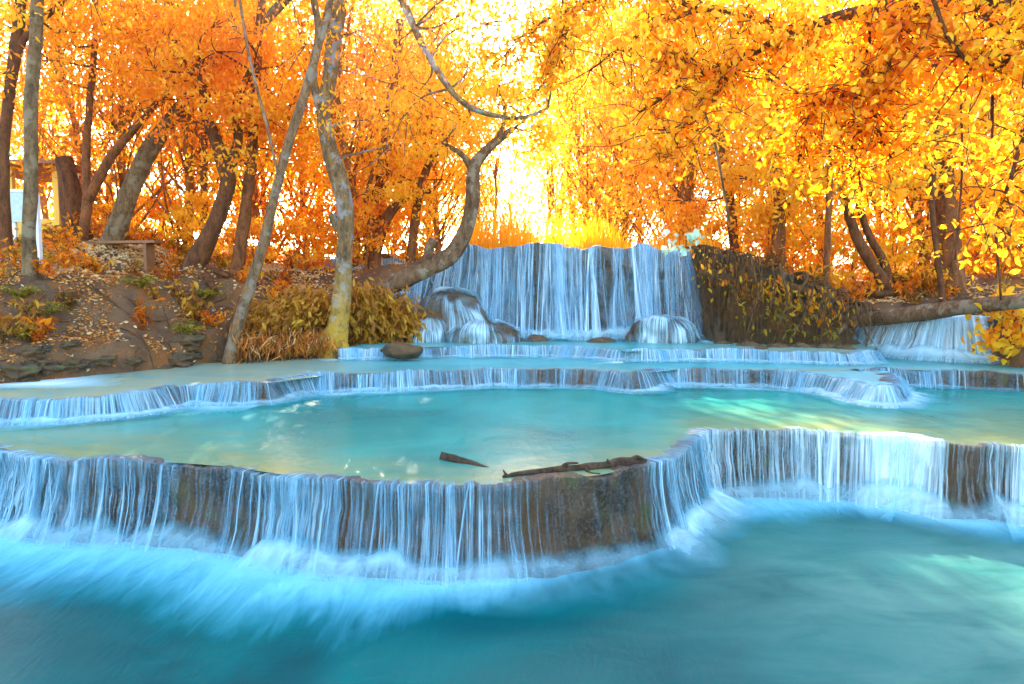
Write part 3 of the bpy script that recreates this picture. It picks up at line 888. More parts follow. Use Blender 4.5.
tree('lichen covered main trunk with flared base yellow with moss and painted sunlight in front of the leafy bank', [(331, 354), (338, 325), (343, 285), (345, 240), (345, 210), (340, 185), (330, 150), (324, 118), (328, 85), (334, 45), (339, 0), (345, -60), (350, -130)], [14, 9.5, 8, 7.4, 7.8, 8.6, 8, 6.8, 6.8, 7.2, 7.6, 7.5, 7], 14, M['bark_main'],
     limbs=[([(345, -70), (380, -45), (402, 0), (425, 50), (455, 95), (482, 112), (520, 118), (548, 108)], [5, 4.5, 4, 3.4, 3, 2.6, 2, 1.4]), ([(321, 115), (313, 75), (320, 40), (330, 0)], [4, 4, 3.6, 3]), ([(345, 235), (336, 224), (332, 214)], [5, 4.5, 4])],
     roots=[([(332, 335, 14), (318, 346, 13.8), (300, 351, 13.6), (276, 356, 13.4)], [10, 7, 5, 3]), ([(338, 340, 14), (346, 352, 13.9), (352, 358, 13.8)], [8, 6, 4])],
     crown=(4400, .62, .11, -.2, [(360, 30), (400, 40), (380, 80), (420, 90), (300, 40), (360, -30), (400, 120), (440, 40), (370, 120), (470, 60), (390, 150), (320, -40), (470, 10), (500, 20), (530, 10), (440, -10), (480, -20), (560, 0)]), flare=.4, seg=16, seed=11)
tree('leaning orange trunk between the main trunk and the curving tree', [(368, 276), (372, 245), (378, 205), (385, 160), (392, 100), (400, 20)], [7.5, 7, 6.5, 6, 5, 4], 19, M['bark_warm'], seed=12,
     crown=(5200, .8, .14, -.04, [(380, 120), (360, 150), (400, 160), (420, 130), (390, 90), (350, 100), (370, 190), (340, 190), (410, 190), (320, 150)]))
tree('small arching trunk bending right behind the curving tree base', [(374, 276), (376, 248), (385, 222), (395, 207), (412, 194), (432, 190)], [6.5, 6, 5.5, 5, 4, 3], 18, M['bark_warm'],
     limbs=[([(377, 245), (370, 225), (366, 200), (372, 175)], [4, 3, 2.5, 2])], crown=(1800, .6, .13, .15, [(440, 180), (372, 165), (420, 200), (400, 175)]), seed=13)
tree('slim forest trunk leaning towards the sun gap, left of the curving tree', [(409, 276), (414, 230), (420, 190), (432, 158), (450, 135), (470, 114)], [5, 4.5, 4.2, 4, 3, 2], 18, M['bark_warm'],
     crown=(3400, .7, .14, .2, [(470, 110), (450, 130), (430, 140), (490, 90), (440, 100), (415, 110), (460, 80)]), seed=14)
tree('thick curving trunk reaching over the tall waterfall from the leafy bank', [(378, 293), (400, 281), (425, 270), (450, 256), (465, 232), (472, 205), (474, 170), (482, 155), (498, 140), (514, 128)], [8, 9, 9, 8.5, 7.5, 7, 6.5, 5, 3.8, 2.6], 15.3, M['bark_log'],
     limbs=[([(427, 268), (429, 250), (434, 240)], [5.2, 4.8, 5.4]), ([(474, 172), (462, 155), (446, 145)], [4, 3, 2]), ([(498, 140), (505, 115), (500, 90)], [3, 2, 1.5])],
     crown=(1600, .5, .12, .2, [(520, 110), (500, 90), (450, 135), (540, 125)]), seed=15)
tree('bare pale vine stem dangling between the two leaning grey trunks', [(236, -20), (250, 60), (268, 130), (279, 180)], [1.3, 1.5, 1.5, 1], 12.5, M['bark_pale'], flare=0, seg=6, name='vine', cat='vine')

# right-hand side
tree('dark leaning twin stemmed trunk on the right bank behind the log', [(890, 294), (876, 270), (858, 240), (845, 200), (835, 140)], [6, 5.5, 5, 4, 3], 16.6, M['bark_dark'],
     limbs=[([(889, 290), (884, 262), (868, 233), (856, 190), (850, 150)], [4.5, 4, 3.4, 2.8, 2])],
     crown=(4200, .7, .14, .08, [(835, 130), (860, 150), (810, 140), (850, 100), (880, 120), (820, 180), (800, 100), (880, 180)]), seed=20)
tree('thin dark sapling rising full height right of the twin stemmed trunk', [(943, 302), (938, 260), (932, 200), (937, 130), (936, 60), (935, -20)], [3, 2.8, 2.6, 2.4, 2.2, 2], 15.6, M['bark_dark'], flare=.1, seg=7, seed=21,
     limbs=[([(934, 190), (918, 150), (900, 125)], [1.4, 1.1, .8]), ([(936, 110), (955, 80), (975, 65)], [1.3, 1, .8])],
     crown=(1800, .5, .12, .02, [(900, 120), (975, 60), (930, 40), (950, 100), (915, 150)]))
tree('orange barked forest trunk above the root covered bank', [(777, 264), (780, 200), (775, 120), (770, 30)], [7, 6, 5, 4], 17.3, M['bark_warm'],
     crown=(5200, .75, .15, .1, [(770, 110), (740, 130), (800, 120), (770, 60), (810, 170), (745, 180), (780, 210), (820, 70)]), seed=22)
tree('tall thin stem with a straight root line down the right bank', [(823, 332), (826, 285), (828, 230), (832, 150), (840, 60)], [3.4, 3.2, 3.2, 3, 2.5], 15.6, M['bark_warm'], flare=.1, seg=7, seed=23,
     crown=(2200, .55, .13, .05, [(835, 60), (860, 40), (815, 90), (845, 110)]))
tree('forest trunk with amber crown right of the tall waterfall', [(735, 264), (730, 200), (720, 130), (712, 40)], [5, 4.5, 4, 3], 19, M['bark_warm'],
     crown=(5200, .85, .16, .2, [(715, 120), (690, 150), (740, 100), (760, 160), (700, 60), (680, 200), (740, 200), (660, 130)]), seed=24)
tree('stout orange buttressed trunk at the right, half hidden by leaves', [(948, 290), (950, 245), (944, 190), (938, 120), (930, 40)], [13, 10, 9, 8, 6], 17, M['bark_warm'],
     crown=(5200, .8, .15, .0, [(940, 110), (970, 140), (910, 120), (990, 80), (1010, 140), (900, 190), (980, 200), (1020, 200), (920, 60)]), flare=.5, seed=25)

# the big overhanging tree at the right (its trunk stands just outside the frame)
Tb = np.array([7.6, 5.9])
t = thing('tree', 'overhanging tree whose dark branch and big orange leaves cross the upper right corner', 'tree', (Tb[0], Tb[1], gz(*Tb) - .1))
b = MB()
tube(b, [[7.7, 5.9, -.4], [7.6, 5.9, 1.2], [7.2, 6.0, 3.2], [6.6, 6.1, 4.9], [6.2, 6.2, 6.4]], [.30, .26, .2, .16, .1], 12, seed=40, flare=.3)
b.build('trunk', M['bark_dark'], t)
limb_px = [
    ([(1120, -8, 6.1), (1010, 8, 6.3), (905, 5, 6.5), (840, 16, 6.6), (790, 35, 6.7), (740, 58, 6.9), (700, 75, 7.1), (640, 112, 7.4)], [9, 8, 7, 5.5, 4.5, 3.5, 3, 1.5]),
    ([(790, 35, 6.7), (760, 20, 6.9), (700, 10, 7.2), (650, 30, 7.5), (590, 70, 7.8)], [3, 2.6, 2.2, 1.8, 1]),
    ([(700, 75, 7.1), (680, 55, 7.2), (655, 54, 7.3)], [2, 1.4, 1]),
    ([(900, 4, 6.5), (930, 20, 6.2), (960, 45, 6.0), (985, 66, 5.9), (1024, 55, 5.8)], [4, 3.5, 3, 2.6, 2]),
    ([(980, 5, 6.3), (1000, 30, 6.1), (1024, 42, 6.0), (1060, 30, 6.0)], [4, 3.2, 3, 2]),
    ([(740, 58, 6.9), (720, 90, 7.0), (690, 120, 7.1), (660, 150, 7.2)], [2, 1.6, 1.2, .8]),
    ([(870, 8, 6.5), (868, 60, 6.6), (872, 88, 6.6), (878, 130, 6.6), (892, 160, 6.7)], [2.6, 2.3, 2.2, 1.8, 1]),
    ([(872, 86, 6.6), (850, 95, 6.7), (815, 102, 6.8), (800, 92, 6.8)], [1.8, 1.5, 1.3, 1]),
    ([(815, 101, 6.8), (806, 125, 6.8), (800, 155, 6.9)], [1.2, 1, .7]),
    ([(868, 50, 6.6), (858, 115, 6.7), (855, 140, 6.7), (862, 195, 6.7)], [1.3, 1.2, 1.1, .8]),
    ([(905, 6, 6.5), (898, 45, 6.4), (880, 78, 6.5), (868, 84, 6.6)], [1.8, 1.4, 1.1, .9]),
    ([(700, 10, 7.2), (640, -10, 7.6), (580, 5, 8.0), (530, 30, 8.4), (500, 60, 8.7)], [2.4, 2.2, 1.8, 1.3, .8]),
    ([(580, 5, 8.0), (560, 40, 8.2), (545, 80, 8.4)], [1.3, 1, .7]),
    ([(1060, 5, 6.0), (1030, 110, 5.8), (1010, 180, 5.7), (990, 230, 5.7)], [3, 2.4, 1.8, 1]),
]
rg = np.random.default_rng(77)
lv = MB()
tw = MB()
for k, (pp, rr) in enumerate(limb_px):
    L = np.array([at_y(*p) for p in pp])
    if k == 0:
        L = np.concatenate([[[6.9, 6.05, 4.2]], L[1:]])
        rr = rr
    b = MB()
    C = tube(b, L, [px(6.5, v) for v in rr], 7, seed=41 + k, rough=.15)
    b.build('branch', M['bark_dark'], t)
    for a in C[2:]:
        for q in range(3):
            e = a + rg.normal(size=3) * np.array([.33, .33, .26]) + np.array([0, 0, -.1])
            tube(tw, [a, (a * 2 + e) / 3 + rg.normal(size=3) * .06, (a + e * 2) / 3 + rg.normal(size=3) * .06, e], [.007, .005, .004, .002], 4, 10, seed=k)
            m = rg.integers(11, 20)
            T = rg.random((m, 1)) * .9 + .1
            leaves(lv, a * (1 - T) + e * T + rg.normal(size=(m, 3)) * .07, .08, -.22 + rg.normal(0, .16), .5, .56, rg=rg)
# leafy sprays filling out the corner
for i in range(115):
    x = 560 + 470 * math.sqrt(rg.random())
    y = -60 + 250 * rg.random() ** 1.6 * (.45 + .55 * (x - 560) / 470)
    Y = rg.uniform(6.0, 8.6)
    a = at_y(x, y, Y)
    d = rg.normal(size=3) * np.array([.3, .3, .12])
    if i % 3 == 0:
        tube(tw, [a - d + [0, 0, .16], a - d * .4 + rg.normal(size=3) * .07, a + d * .3 + rg.normal(size=3) * .07, a + d - [0, 0, .1]], [.006, .005, .004, .002], 4, 12, seed=i)
    m = rg.integers(22, 42)
    T = rg.random((m, 1)) * 2 - 1
    leaves(lv, a + d * T + rg.normal(size=(m, 3)) * .08, .078, -.16 + rg.normal(0, .17), .5, .56, rg=rg)
tag(tw.build('twigs', M['bark_dark'], t), kind='stuff')
lv.build('crown', M['leaf'], t)

def vine(label, pts, r, mat='bark_dark'):
    P = np.array([at_y(*p) for p in pts])
    b = MB()
    tube(b, P, [px(P[0][1], v) for v in r], 6, seed=len(label), rough=.15)
    o = b.build('vine', M[mat])
    tag(o, label, 'vine')
vine('long straight vine hanging from the overhanging branch near the right edge', [(992, -10, 6.2), (993, 60, 6.3), (992, 140, 6.3), (995, 220, 6.4), (1001, 300, 6.5)], [1.6, 1.8, 1.6, 1.5, 1.2])
vine('looping vine slung between twigs at the upper right corner', [(930, -10, 5.9), (950, 40, 5.9), (975, 66, 5.9), (1000, 66, 5.9), (1030, 50, 5.9)], [2, 2.2, 2.2, 2, 1.8])
vine('slim vine hanging beside the thin dark sapling', [(957, -10, 8), (960, 80, 8), (962, 170, 8.1), (955, 260, 8.2)], [1.2, 1.2, 1.1, .9])
vine('thin crooked vine descending through the yellow leaves right of centre', [(700, 100, 9), (714, 140, 9), (722, 180, 9), (730, 225, 9)], [1.3, 1.3, 1.2, .9], 'bark_grey')

# ------------------------------------------------------------------ forest behind: templates copied
def forest_template(seed, H, rad, n_cl, per, size, low=.12):
    rg = np.random.default_rng(seed)
    tb = MB()
    P = [[0, 0, -.5], [0, 0, 0]]
    x = y = 0
    for k in range(1, 6):
        x += rg.normal(0, .12 * H / 6); y += rg.normal(0, .12 * H / 6)
        P.append([x, y, H * .17 * k])
    r0 = .010 * H + .02
    C = tube(tb, P, [r0 * 1.2, r0, r0 * .85, r0 * .7, r0 * .5, r0 * .35, r0 * .15], 8, rough=.15, seed=seed, flare=.3)
    cb = MB()
    for k in range(n_cl):
        h = low + (1 - low) * rg.random() ** .85
        rr = rad * (.45 + .6 * math.sin(math.pi * min(1, h * .85 + .12))) * math.sqrt(rg.random())
        th = rg.uniform(0, 2 * np.pi)
        c = np.array([rr * math.cos(th), rr * math.sin(th), h * H])
        w = C[int(np.clip(h * .9, 0, 1) * (len(C) - 1) * .8)] 
        if k % 3 == 0:
            tube(tb, [w, (w + c) / 2 + rg.normal(size=3) * .15 + [0, 0, .1], c], [r0 * .3, r0 * .2, r0 * .08], 5, 7, seed=k)
        m = per
        ctr = c + rg.normal(size=(5, 3)) * rad * np.array([.14, .14, .07])
        pick = rg.integers(0, 5, m)
        leaves(cb, ctr[pick] + rg.normal(size=(m, 3)) * rad * np.array([.13, .13, .06]), size, rg.normal(0, .13), .6, rg=rg)
    return tb.mesh('trunk', M['bark_amber']), cb.mesh('crown', M['leaf'])

TPL = [forest_template(300 + i, H, R, n, p, s) for i, (H, R, n, p, s) in enumerate([(9.5, 2.7, 90, 50, .16), (11, 3.0, 100, 52, .17), (8, 2.4, 80, 52, .15), (10, 2.2, 80, 52, .15)])]
SHR = [forest_template(340 + i, H, R, n, p, s, .02) for i, (H, R, n, p, s) in enumerate([(1.9, 1.1, 26, 55, .14), (1.4, .9, 20, 55, .13)])]
for a, b in TPL + SHR:
    a.name, b.name = 'trunk', 'crown'

def plant_copy(tpl, x, y, sc, rz, shift, name, label, cat, group):
    z = gz(x, y)
    t = thing(name, label, cat, (x, y, z), group)
    t.rotation_euler = (0, 0, rz)
    t.scale = (sc, sc, sc * RG.uniform(.9, 1.15))
    for me, nm in zip(tpl, ('trunk', 'crown')):
        o = bpy.data.objects.new(nm, me)
        COL.objects.link(o)
        o.parent = t
        o.color = (.5 + shift, .5, .5, 1)
    return t

def lane(x, y, half=2.7):
    """true inside the open lane in the wood that lets the sun onto the right end of the front terrace"""
    return abs(x - (4.3 - (y - 7.1) * .2126)) < half
def sunpx(x, y):
    """image column of a plan position"""
    return 512 + F * x / y
def scatter(n, x0, x1, y0, y1, dmin, keep):
    S = []
    for _ in range(4000):
        x, y = RG.uniform(x0, x1), RG.uniform(y0, y1)
        if keep(x, y) and all((x - a) ** 2 + ((y - b) * .8) ** 2 > dmin ** 2 for a, b in S):
            S.append((x, y))
            if len(S) >= n: break
    return S
for i, (x, y) in enumerate(scatter(22, -24, -2.5, 18.5, 28, 2.0, lambda x, y: -60 < sunpx(x, y) < 400 and not lane(x, y) and not (sunpx(x, y) < 95 and y < 23))):
    plant_copy(TPL[i % 4], x, y, RG.uniform(.8, 1.15), RG.uniform(0, 6.28), RG.normal(.04, .13), 'tree', 'rust and orange leaved forest tree in the wood behind the left bank', 'tree', 'forest trees behind the left bank')
for i, (x, y) in enumerate(scatter(20, -5, 6, 20.5, 34, 1.8, lambda x, y: 400 < sunpx(x, y) < 640 and not lane(x, y))):
    plant_copy(TPL[(i + 1) % 4], x, y, RG.uniform(.95, 1.3), RG.uniform(0, 6.28), RG.normal(.48, .08), 'tree', 'golden yellow forest tree standing above the tall waterfall', 'tree', 'forest trees above the tall waterfall')
for i, (x, y) in enumerate(scatter(23, 3, 26, 18.5, 28, 2.0, lambda x, y: 640 < sunpx(x, y) < 1090 and not lane(x, y))):
    plant_copy(TPL[(i + 2) % 4], x, y, RG.uniform(.8, 1.15), RG.uniform(0, 6.28), RG.normal(.48, .1), 'tree', 'orange leaved forest tree in the wood behind the right bank', 'tree', 'forest trees behind the right bank')
for i, (x, y) in enumerate(scatter(22, -16, -2.5, 17.2, 22, 1.3, lambda x, y: 70 < sunpx(x, y) < 420)):
    plant_copy(SHR[i % 2], x, y, RG.uniform(.6, 1.0), RG.uniform(0, 6.28), RG.normal(.3, .12), 'shrub', 'orange undergrowth shrub between the trunks on the left bank', 'shrub', 'undergrowth shrubs of the left bank')
for i, (x, y) in enumerate(scatter(24, 4, 18, 17.4, 23, 1.3, lambda x, y: 690 < sunpx(x, y) < 1060)):
    plant_copy(SHR[i % 2], x, y, RG.uniform(.7, 1.2), RG.uniform(0, 6.28), RG.normal(.42, .12), 'shrub', 'golden undergrowth shrub on the right bank behind the log', 'shrub', 'undergrowth shrubs of the right bank')

for i, (x, y) in enumerate(scatter(9, -4, 5, 21, 33, 1.5, lambda x, y: lane(x, y, 2.6))):
    plant_copy(TPL[2 + i % 2], x, y, RG.uniform(.42, .58), RG.uniform(0, 6.28), RG.normal(.5, .06), 'tree', 'low yellow young tree in the sunny gap above the tall waterfall', 'tree', 'young trees in the sunny gap')
# reeds along the crest of the tall fall
rg = np.random.default_rng(5)
b = MB()
N = 5200
X = rg.uniform(-1.4, 5.2, N)
Y = 17.1 + rg.random(N) * 2.6
hgt = rg.uniform(.3, 1.3, N) * np.clip(2.6 * fbm(X * 1.1, Y * .5, 0, 9, 3) - .45, .12, 1.5)
base = np.stack([X, Y, ground(X, Y)], 1)
lean = rg.normal(size=(N, 2)) * .3
w = .012
tip = base + np.concatenate([lean * hgt[:, None], hgt[:, None]], 1)
midp = base + np.concatenate([lean * hgt[:, None] * .3, hgt[:, None] * .55], 1)
ang = rg.uniform(0, np.pi, N)
sd = np.stack([np.cos(ang), np.sin(ang), 0 * ang], 1) * w
V = np.stack([base - sd, base + sd, midp + sd, midp - sd, tip + sd * .2, tip - sd * .2], 1).reshape(-1, 3)
o_ = (np.arange(N) * 6)[:, None]
b.add(V, np.concatenate([o_ + np.array([[0, 1, 2, 3]]), o_ + np.array([[3, 2, 4, 5]])]), lc=np.repeat(np.clip(rg.normal(.62, .2, N), 0, 1), 6))
tag(b.build('reeds', M['leaf']), 'dry orange reeds along the crest of the tall waterfall', 'reeds', kind='stuff')

# ------------------------------------------------------------------ leafy bank shrub, ferns, saplings
def drooping_shrub(label, spots, n, size, shift, seed, name='shrub', mat='green', dirv=(.1, -.5, -.7), cat='shrub', sig=(.22, .16, .14), wid=.26, group=None, root=None):
    rg = np.random.default_rng(seed)
    A = np.array([at_y(*s) for s in spots])
    c = A.mean(0)
    g = gz(c[0], c[1] + .2)
    t = thing(name, label, cat, (c[0], c[1] + .2, min(g, A[:, 2].min())), group)
    b, st = MB(), MB()
    for a in A:
        m = max(4, n // len(A))
        C = a + rg.normal(size=(m, 3)) * np.array(sig)
        leaves(b, C, size, shift + rg.normal(0, .12), .6, wid, rg=rg, axis=np.tile(np.array(dirv), (m, 1)) + rg.normal(size=(m, 3)) * .3, spread=.28)
        for q in range(2):
            e = a + rg.normal(size=3) * np.array(sig)
            f = np.array([e[0] * .9 + c[0] * .1, e[1] + .3, 0])
            if root: f[:2] = np.array(root) + rg.normal(size=2) * .18
            f[2] = min(gz(f[0], f[1]), e[2] - .02) - .05
            tube(st, [f, (f + e) / 2 + [0, 0, .12], e], [.009, .007, .004], 5, 7, seed=seed)
    st.build('stem', M['root'], t)
    b.build('leaves', M[mat], t)
    return t
sp = []
rg = np.random.default_rng(12)
for i in range(70):
    x = rg.uniform(350, 412)
    lo, hi = I(x, [352, 380, 412], [296, 290, 303]), I(x, [352, 380, 412], [347, 347, 343])
    sp.append((x, rg.uniform(lo, hi), 15.4 - .6 * rg.random()))
drooping_shrub('mound of long drooping olive leaves on the bank right of the mossy trunk', sp, 1700, .26, -.32, 1, mat='bush_leaf', dirv=(.35, -.4, -.75))
sp = []
for i in range(60):
    x = rg.uniform(250, 332)
    sp.append((x, rg.uniform(I(x, [255, 330], [302, 294]), 330), I(x, [255, 330], [13.4, 14.6]) - .4 * rg.random()))
drooping_shrub('broad mound of green and rust leaves left of the mossy trunk', sp, 1600, .17, -.38, 2, mat='bush_leaf', dirv=(0, -.45, -.5), wid=.36)
rg = np.random.default_rng(14)
sp = [(rg.uniform(240, 330), rg.uniform(336, 353), 0) for i in range(50)]
sp = [(x, y, I(x, [240, 330], [12.75, 13.9]) - .2 * rg.random()) for x, y, _ in sp]
drooping_shrub('tangle of dry rust stalks hanging under the leafy mound left of the mossy trunk', sp, 700, .24, -.5, 3, name='dry_stalks', mat='litter', dirv=(0, -.3, -.9), wid=.09, cat='dry grass', sig=(.16, .1, .1))
rg = np.random.default_rng(4)
def bank_pt(x, y):
    d = ray(x, y)
    for tt in np.arange(8, 24, .06):
        p = np.array([0, 0, ZC]) + d * tt
        if gz(p[0], p[1]) > p[2]:
            return p
    return p
FERN = ['dark green fern at the foot of the left bank, nearest the frame edge', 'spreading green fern in the middle of the left slope', 'small fern on a clod beside the slender trunk',
        'low green fern under the pale grey trunk', 'olive fern at the top of the dirt slope', 'fern clump on the bank above the water at the left']
for i, (x, y) in enumerate([(22, 340), (44, 318), (188, 335), (20, 300), (140, 288), (205, 300)]):
    p = bank_pt(x, y)
    t = thing('fern', FERN[i], 'fern', p)
    b = MB()
    for k in range(13):
        th = rg.uniform(0, 2 * np.pi)
        L, lift = rg.uniform(.28, .5), rg.uniform(.6, 1.3)
        q = np.linspace(.1, 1, 12)
        C = np.stack([p[0] + np.cos(th) * L * q, p[1] + np.sin(th) * L * q, p[2] + L * (1.5 * q - 1.25 * q ** 2) * lift + .02], 1)
        for sgn in (-1, 1):
            axs = np.stack([-np.sin(th) * sgn + 0 * q, np.cos(th) * sgn + 0 * q, -.25 + 0 * q], 1)
            leaves(b, C + axs * .04, .11 * (1.15 - q * .8), -.18, 0, .35, rg=rg, axis=axs)
        tube(b, C[::3], [.006, .004, .003], 4, 6)
    b.build('fronds', M['green'], t)

def seedling_template(seed):
    rg = np.random.default_rng(seed)
    st, lb = MB(), MB()
    for k in range(4):
        e = np.array([rg.normal(0, .13), rg.normal(0, .13), rg.uniform(.2, .42)])
        C = tube(st, [[0, 0, -.05], e * [.4, .4, .6], e], [.007, .006, .003], 4, 7, seed=k)
        leaves(lb, np.repeat(C[2:], 3, 0) + rg.normal(size=(15, 3)) * .045, .12, rg.normal(0, .1), .3, .4, rg=rg)
    return st.mesh('stem', M['root']), lb.mesh('leaves', M['leaf']), lb.mesh('leaves', M['bush_leaf'])
SEED_T = [seedling_template(400 + i) for i in range(4)]
def seedlings(n, x0, x1, y0, y1, label, group, keep):
    rg = np.random.default_rng(n)
    for i in range(n):
        for _ in range(60):
            x, y = rg.uniform(x0, x1), rg.uniform(y0, y1)
            if river_sd(np.array([x]), np.array([y]))[0] > .25 and keep(512 + F * x / y, x, y): break
        st, l1, l2 = SEED_T[i % 4]
        t = thing('seedling', label, 'plant', (x, y, gz(x, y)), group)
        t.rotation_euler = (0, 0, rg.uniform(0, 6.28))
        k = rg.uniform(.6, 1.4)
        t.scale = (k, k, k)
        for me, nm in ((st, 'stem'), (l1 if rg.random() < .55 else l2, 'leaves')):
            o = bpy.data.objects.new(nm, me)
            COL.objects.link(o)
            o.parent = t
            o.color = (.5 + rg.normal(-.05, .15), .5, .5, 1)
seedlings(95, -11, -3.3, 10, 18.5, 'small leafy seedling growing among the litter of the left bank', 'seedlings on the left bank', lambda c, x, y: -10 < c < 300 and (rg.random() < .25 or river_sd(np.array([x]), np.array([y]))[0] > 2.2 or c < 60) and not (74 < c < 170 and 14 < y < 16))
seedlings(60, 4.2, 11, 14.4, 19, 'small leafy seedling along the top of the right bank', 'seedlings on the right bank', lambda c, x, y: 690 < c < 1030)

# orange bush at the right edge
sp = [(rg.uniform(985, 1045), rg.uniform(300, 352), 12.3 + rg.uniform(-.5, .3)) for i in range(26)]
drooping_shrub('rust orange bush hanging over the water at the right edge', sp, 620, .19, -.12, 9, mat='leaf', dirv=(-.35, -.4, -.4), wid=.5, root=(9.25, 12.6))
# pale green leaf sprig right of the tall fall
sp = [(rg.uniform(668, 712), rg.uniform(226, 252), 15.2 + rg.uniform(-.2, .2)) for i in range(8)]
drooping_shrub('pale blue green sprig overhanging the right end of the tall waterfall', sp, 46, .2, .1, 10, mat='teal_leaf', dirv=(-.1, -.4, -.5), wid=.6, sig=(.12, .1, .08))

# ------------------------------------------------------------------ rocks, roots and litter on the banks
rk = [(8, 372, 16), (40, 368, 14), (72, 366, 12), (98, 362, 11), (130, 362, 9), (158, 372, 11), (190, 356, 8), (66, 345, 9), (30, 352, 12), (120, 340, 7), (175, 362, 12), (215, 362, 9), (20, 385, 12), (250, 356, 8), (185, 343, 14)]
for i, (x, y, r) in enumerate(rk):
    p = bank_pt(x, y)
    R = px(p[1], r)
    b = MB()
    blob(b, (0, 0, 0), (R * 1.2, R * .9, R * .5), 200 + i, .6, 40, 24, freq=2.0)
    o = b.build('rock', M['rock_dry'])
    o.location = (p[0], p[1] + R * .3, p[2] + R * .05)
    tag(o, 'brown stone half sunk in the dirt along the left shore', 'rock', 'stones along the left shore')
rocks_row([(722, 344, 9), (748, 346, 11), (776, 347, 10), (802, 347, 12), (826, 348, 10), (846, 349, 9), (760, 349, 7)], 'tan boulder lying along the waterline of the root hung right bank', 'boulders under the right bank', M['rock_dry'], H3)
# right bank: rocky drop with hanging roots
b = MB()
face = np.array([at_y(x, y, Y) for x, y, Y in [(692, 345, 16.3), (712, 344, 15.3), (750, 345, 14.6), (800, 346, 14.25), (838, 347, 14.0), (872, 346, 14.3)]])
Fr, s = resample(face[:, :2], 150)
col = 512 + F * Fr[:, 0] / Fr[:, 1]
top = np.interp(col, [692, 712, 750, 800, 838, 872], [3.36, 3.2, 2.98, 2.6, 2.2, 1.85])
q = np.linspace(0, 1, 40)
O = .55 * q[None] ** 1.8 - .45 * np.sin(np.pi * np.minimum(1, q[None] * 1.2)) + (fbm(s[:, None] * 1.1, q[None] * 1.6, 0, 71, 5) - .5) * 1.5 + (np.abs(fbm(s[:, None] * 2.6, q[None] * 4.5, 0, 72, 4) - .5) - .1) * 1.3
Z = (top[:, None] + .08) * (1 - q[None]) + (H3 - .25) * q[None] + 0 * O
V = np.stack([np.broadcast_to(Fr[:, None, 0], O.shape), Fr[:, None, 1] + .25 - O, Z], -1)
back = V[:, :1] + np.array([0, .9, .05])
V = np.concatenate([back, V], 1)
b.add(V.reshape(-1, 3), gridq(150, 41))
tag(b.build('rock_bank', M['rock']), 'dark undercut rock bank behind the hanging roots, right of the tall waterfall', 'rock bank')
rg = np.random.default_rng(8)
for i in range(90):
    k = rg.integers(3, 146)
    x0, y0, zt = Fr[k, 0], Fr[k, 1] - .3 - rg.random() * .35, top[k] + .08
    ln = (zt - H3) * rg.uniform(.45, 1.05)
    P = [[x0 + rg.normal(0, .03), y0 + .55, zt], [x0, y0 + .1, zt + .02], [x0, y0, zt - .12], [x0 + rg.normal(0, .1), y0 - .04, zt - ln * .5], [x0 + rg.normal(0, .2), y0 - .06, zt - ln]]
    b = MB()
    r = rg.choice([.007, .011, .018, .032], p=[.38, .35, .2, .07])
    tube(b, P, [r, r, r * .8, r * .4], 6, seed=i)
    o = b.build('hanging_root', M['root'])
    tag(o, 'brown root hanging down the rock bank right of the tall waterfall', 'root', 'roots hanging on the right rock bank')
def log(label, pts, r, mat='bark_log', cat='log', name='fallen_log', seg=12, branches=(), rough=.16):
    P = np.array([at_y(*p) for p in pts])
    t = thing(name, label, cat, P.mean(0))
    b = MB()
    tube(b, P, [px(P[0][1], v) for v in r], seg, 9 * len(P), seed=len(label), rough=rough)
    b.build('trunk', M[mat], t)
    for bp, br in branches:
        b = MB()
        Q = np.array([at_y(*p) for p in bp])
        tube(b, Q, [px(Q[0][1], v) for v in br], 7, seed=3, rough=.2)
        b.build('branch', M[mat], t)
log('long pale log fallen across the side waterfall at the right', [(826, 328, 15.0), (850, 322, 14.6), (890, 317, 13.9), (930, 312, 13.2), (970, 307, 12.4), (1012, 302, 11.6), (1060, 298, 11)], [5, 6.4, 7, 6.8, 6.2, 5.8, 5.6],
    branches=[([(845, 324, 14.6), (836, 335, 14.5), (826, 345, 14.4)], [4, 3, 2])])
log('thin branch lying along the top of the right rock bank', [(700, 272, 15.4), (740, 281, 14.7), (780, 284, 14.4), (826, 298, 14.2)], [3.5, 4.5, 4, 3], 'root', 'branch', 'fallen_branch', 8)
log('slim fallen trunk on the right bank behind the long pale log', [(838, 292, 16.2), (870, 293, 16.4), (912, 296, 16.4)], [4, 4.5, 3.5], 'root', 'log', 'fallen_log', 8)
log('knobbly wet driftwood branch resting on the front terrace lip', [(503, 477, 5.9), (525, 474, 5.98), (560, 470, 6.1), (600, 466, 6.2), (628, 463, 6.3), (646, 461, 6.35)], [2.4, 3.4, 4.6, 3.8, 6.5, 2.8], 'drift', 'driftwood', 'driftwood', 12, rough=.4,
    branches=[([(606, 466, 6.2), (608, 459, 6.2)], [2, 1]), ([(560, 470, 6.1), (566, 464, 6.1), (578, 463, 6.12)], [2.4, 1.8, 1]), ([(585, 468, 6.15), (590, 473, 6.05), (600, 474, 6.0)], [2, 1.6, 1]), ([(507, 476, 5.9), (503, 470, 5.9)], [1.8, .8]), ([(628, 463, 6.3), (636, 457, 6.3), (643, 459, 6.3)], [3, 2.4, 1.5])])
log('short dark driftwood piece poking from the pool, left of the knobbly branch', [(442, 457, 6.55), (455, 460, 6.45), (472, 464, 6.35), (492, 471, 6.2)], [4.5, 4.2, 3.2, 2.2], 'drift', 'driftwood', 'driftwood', 12, rough=.35)

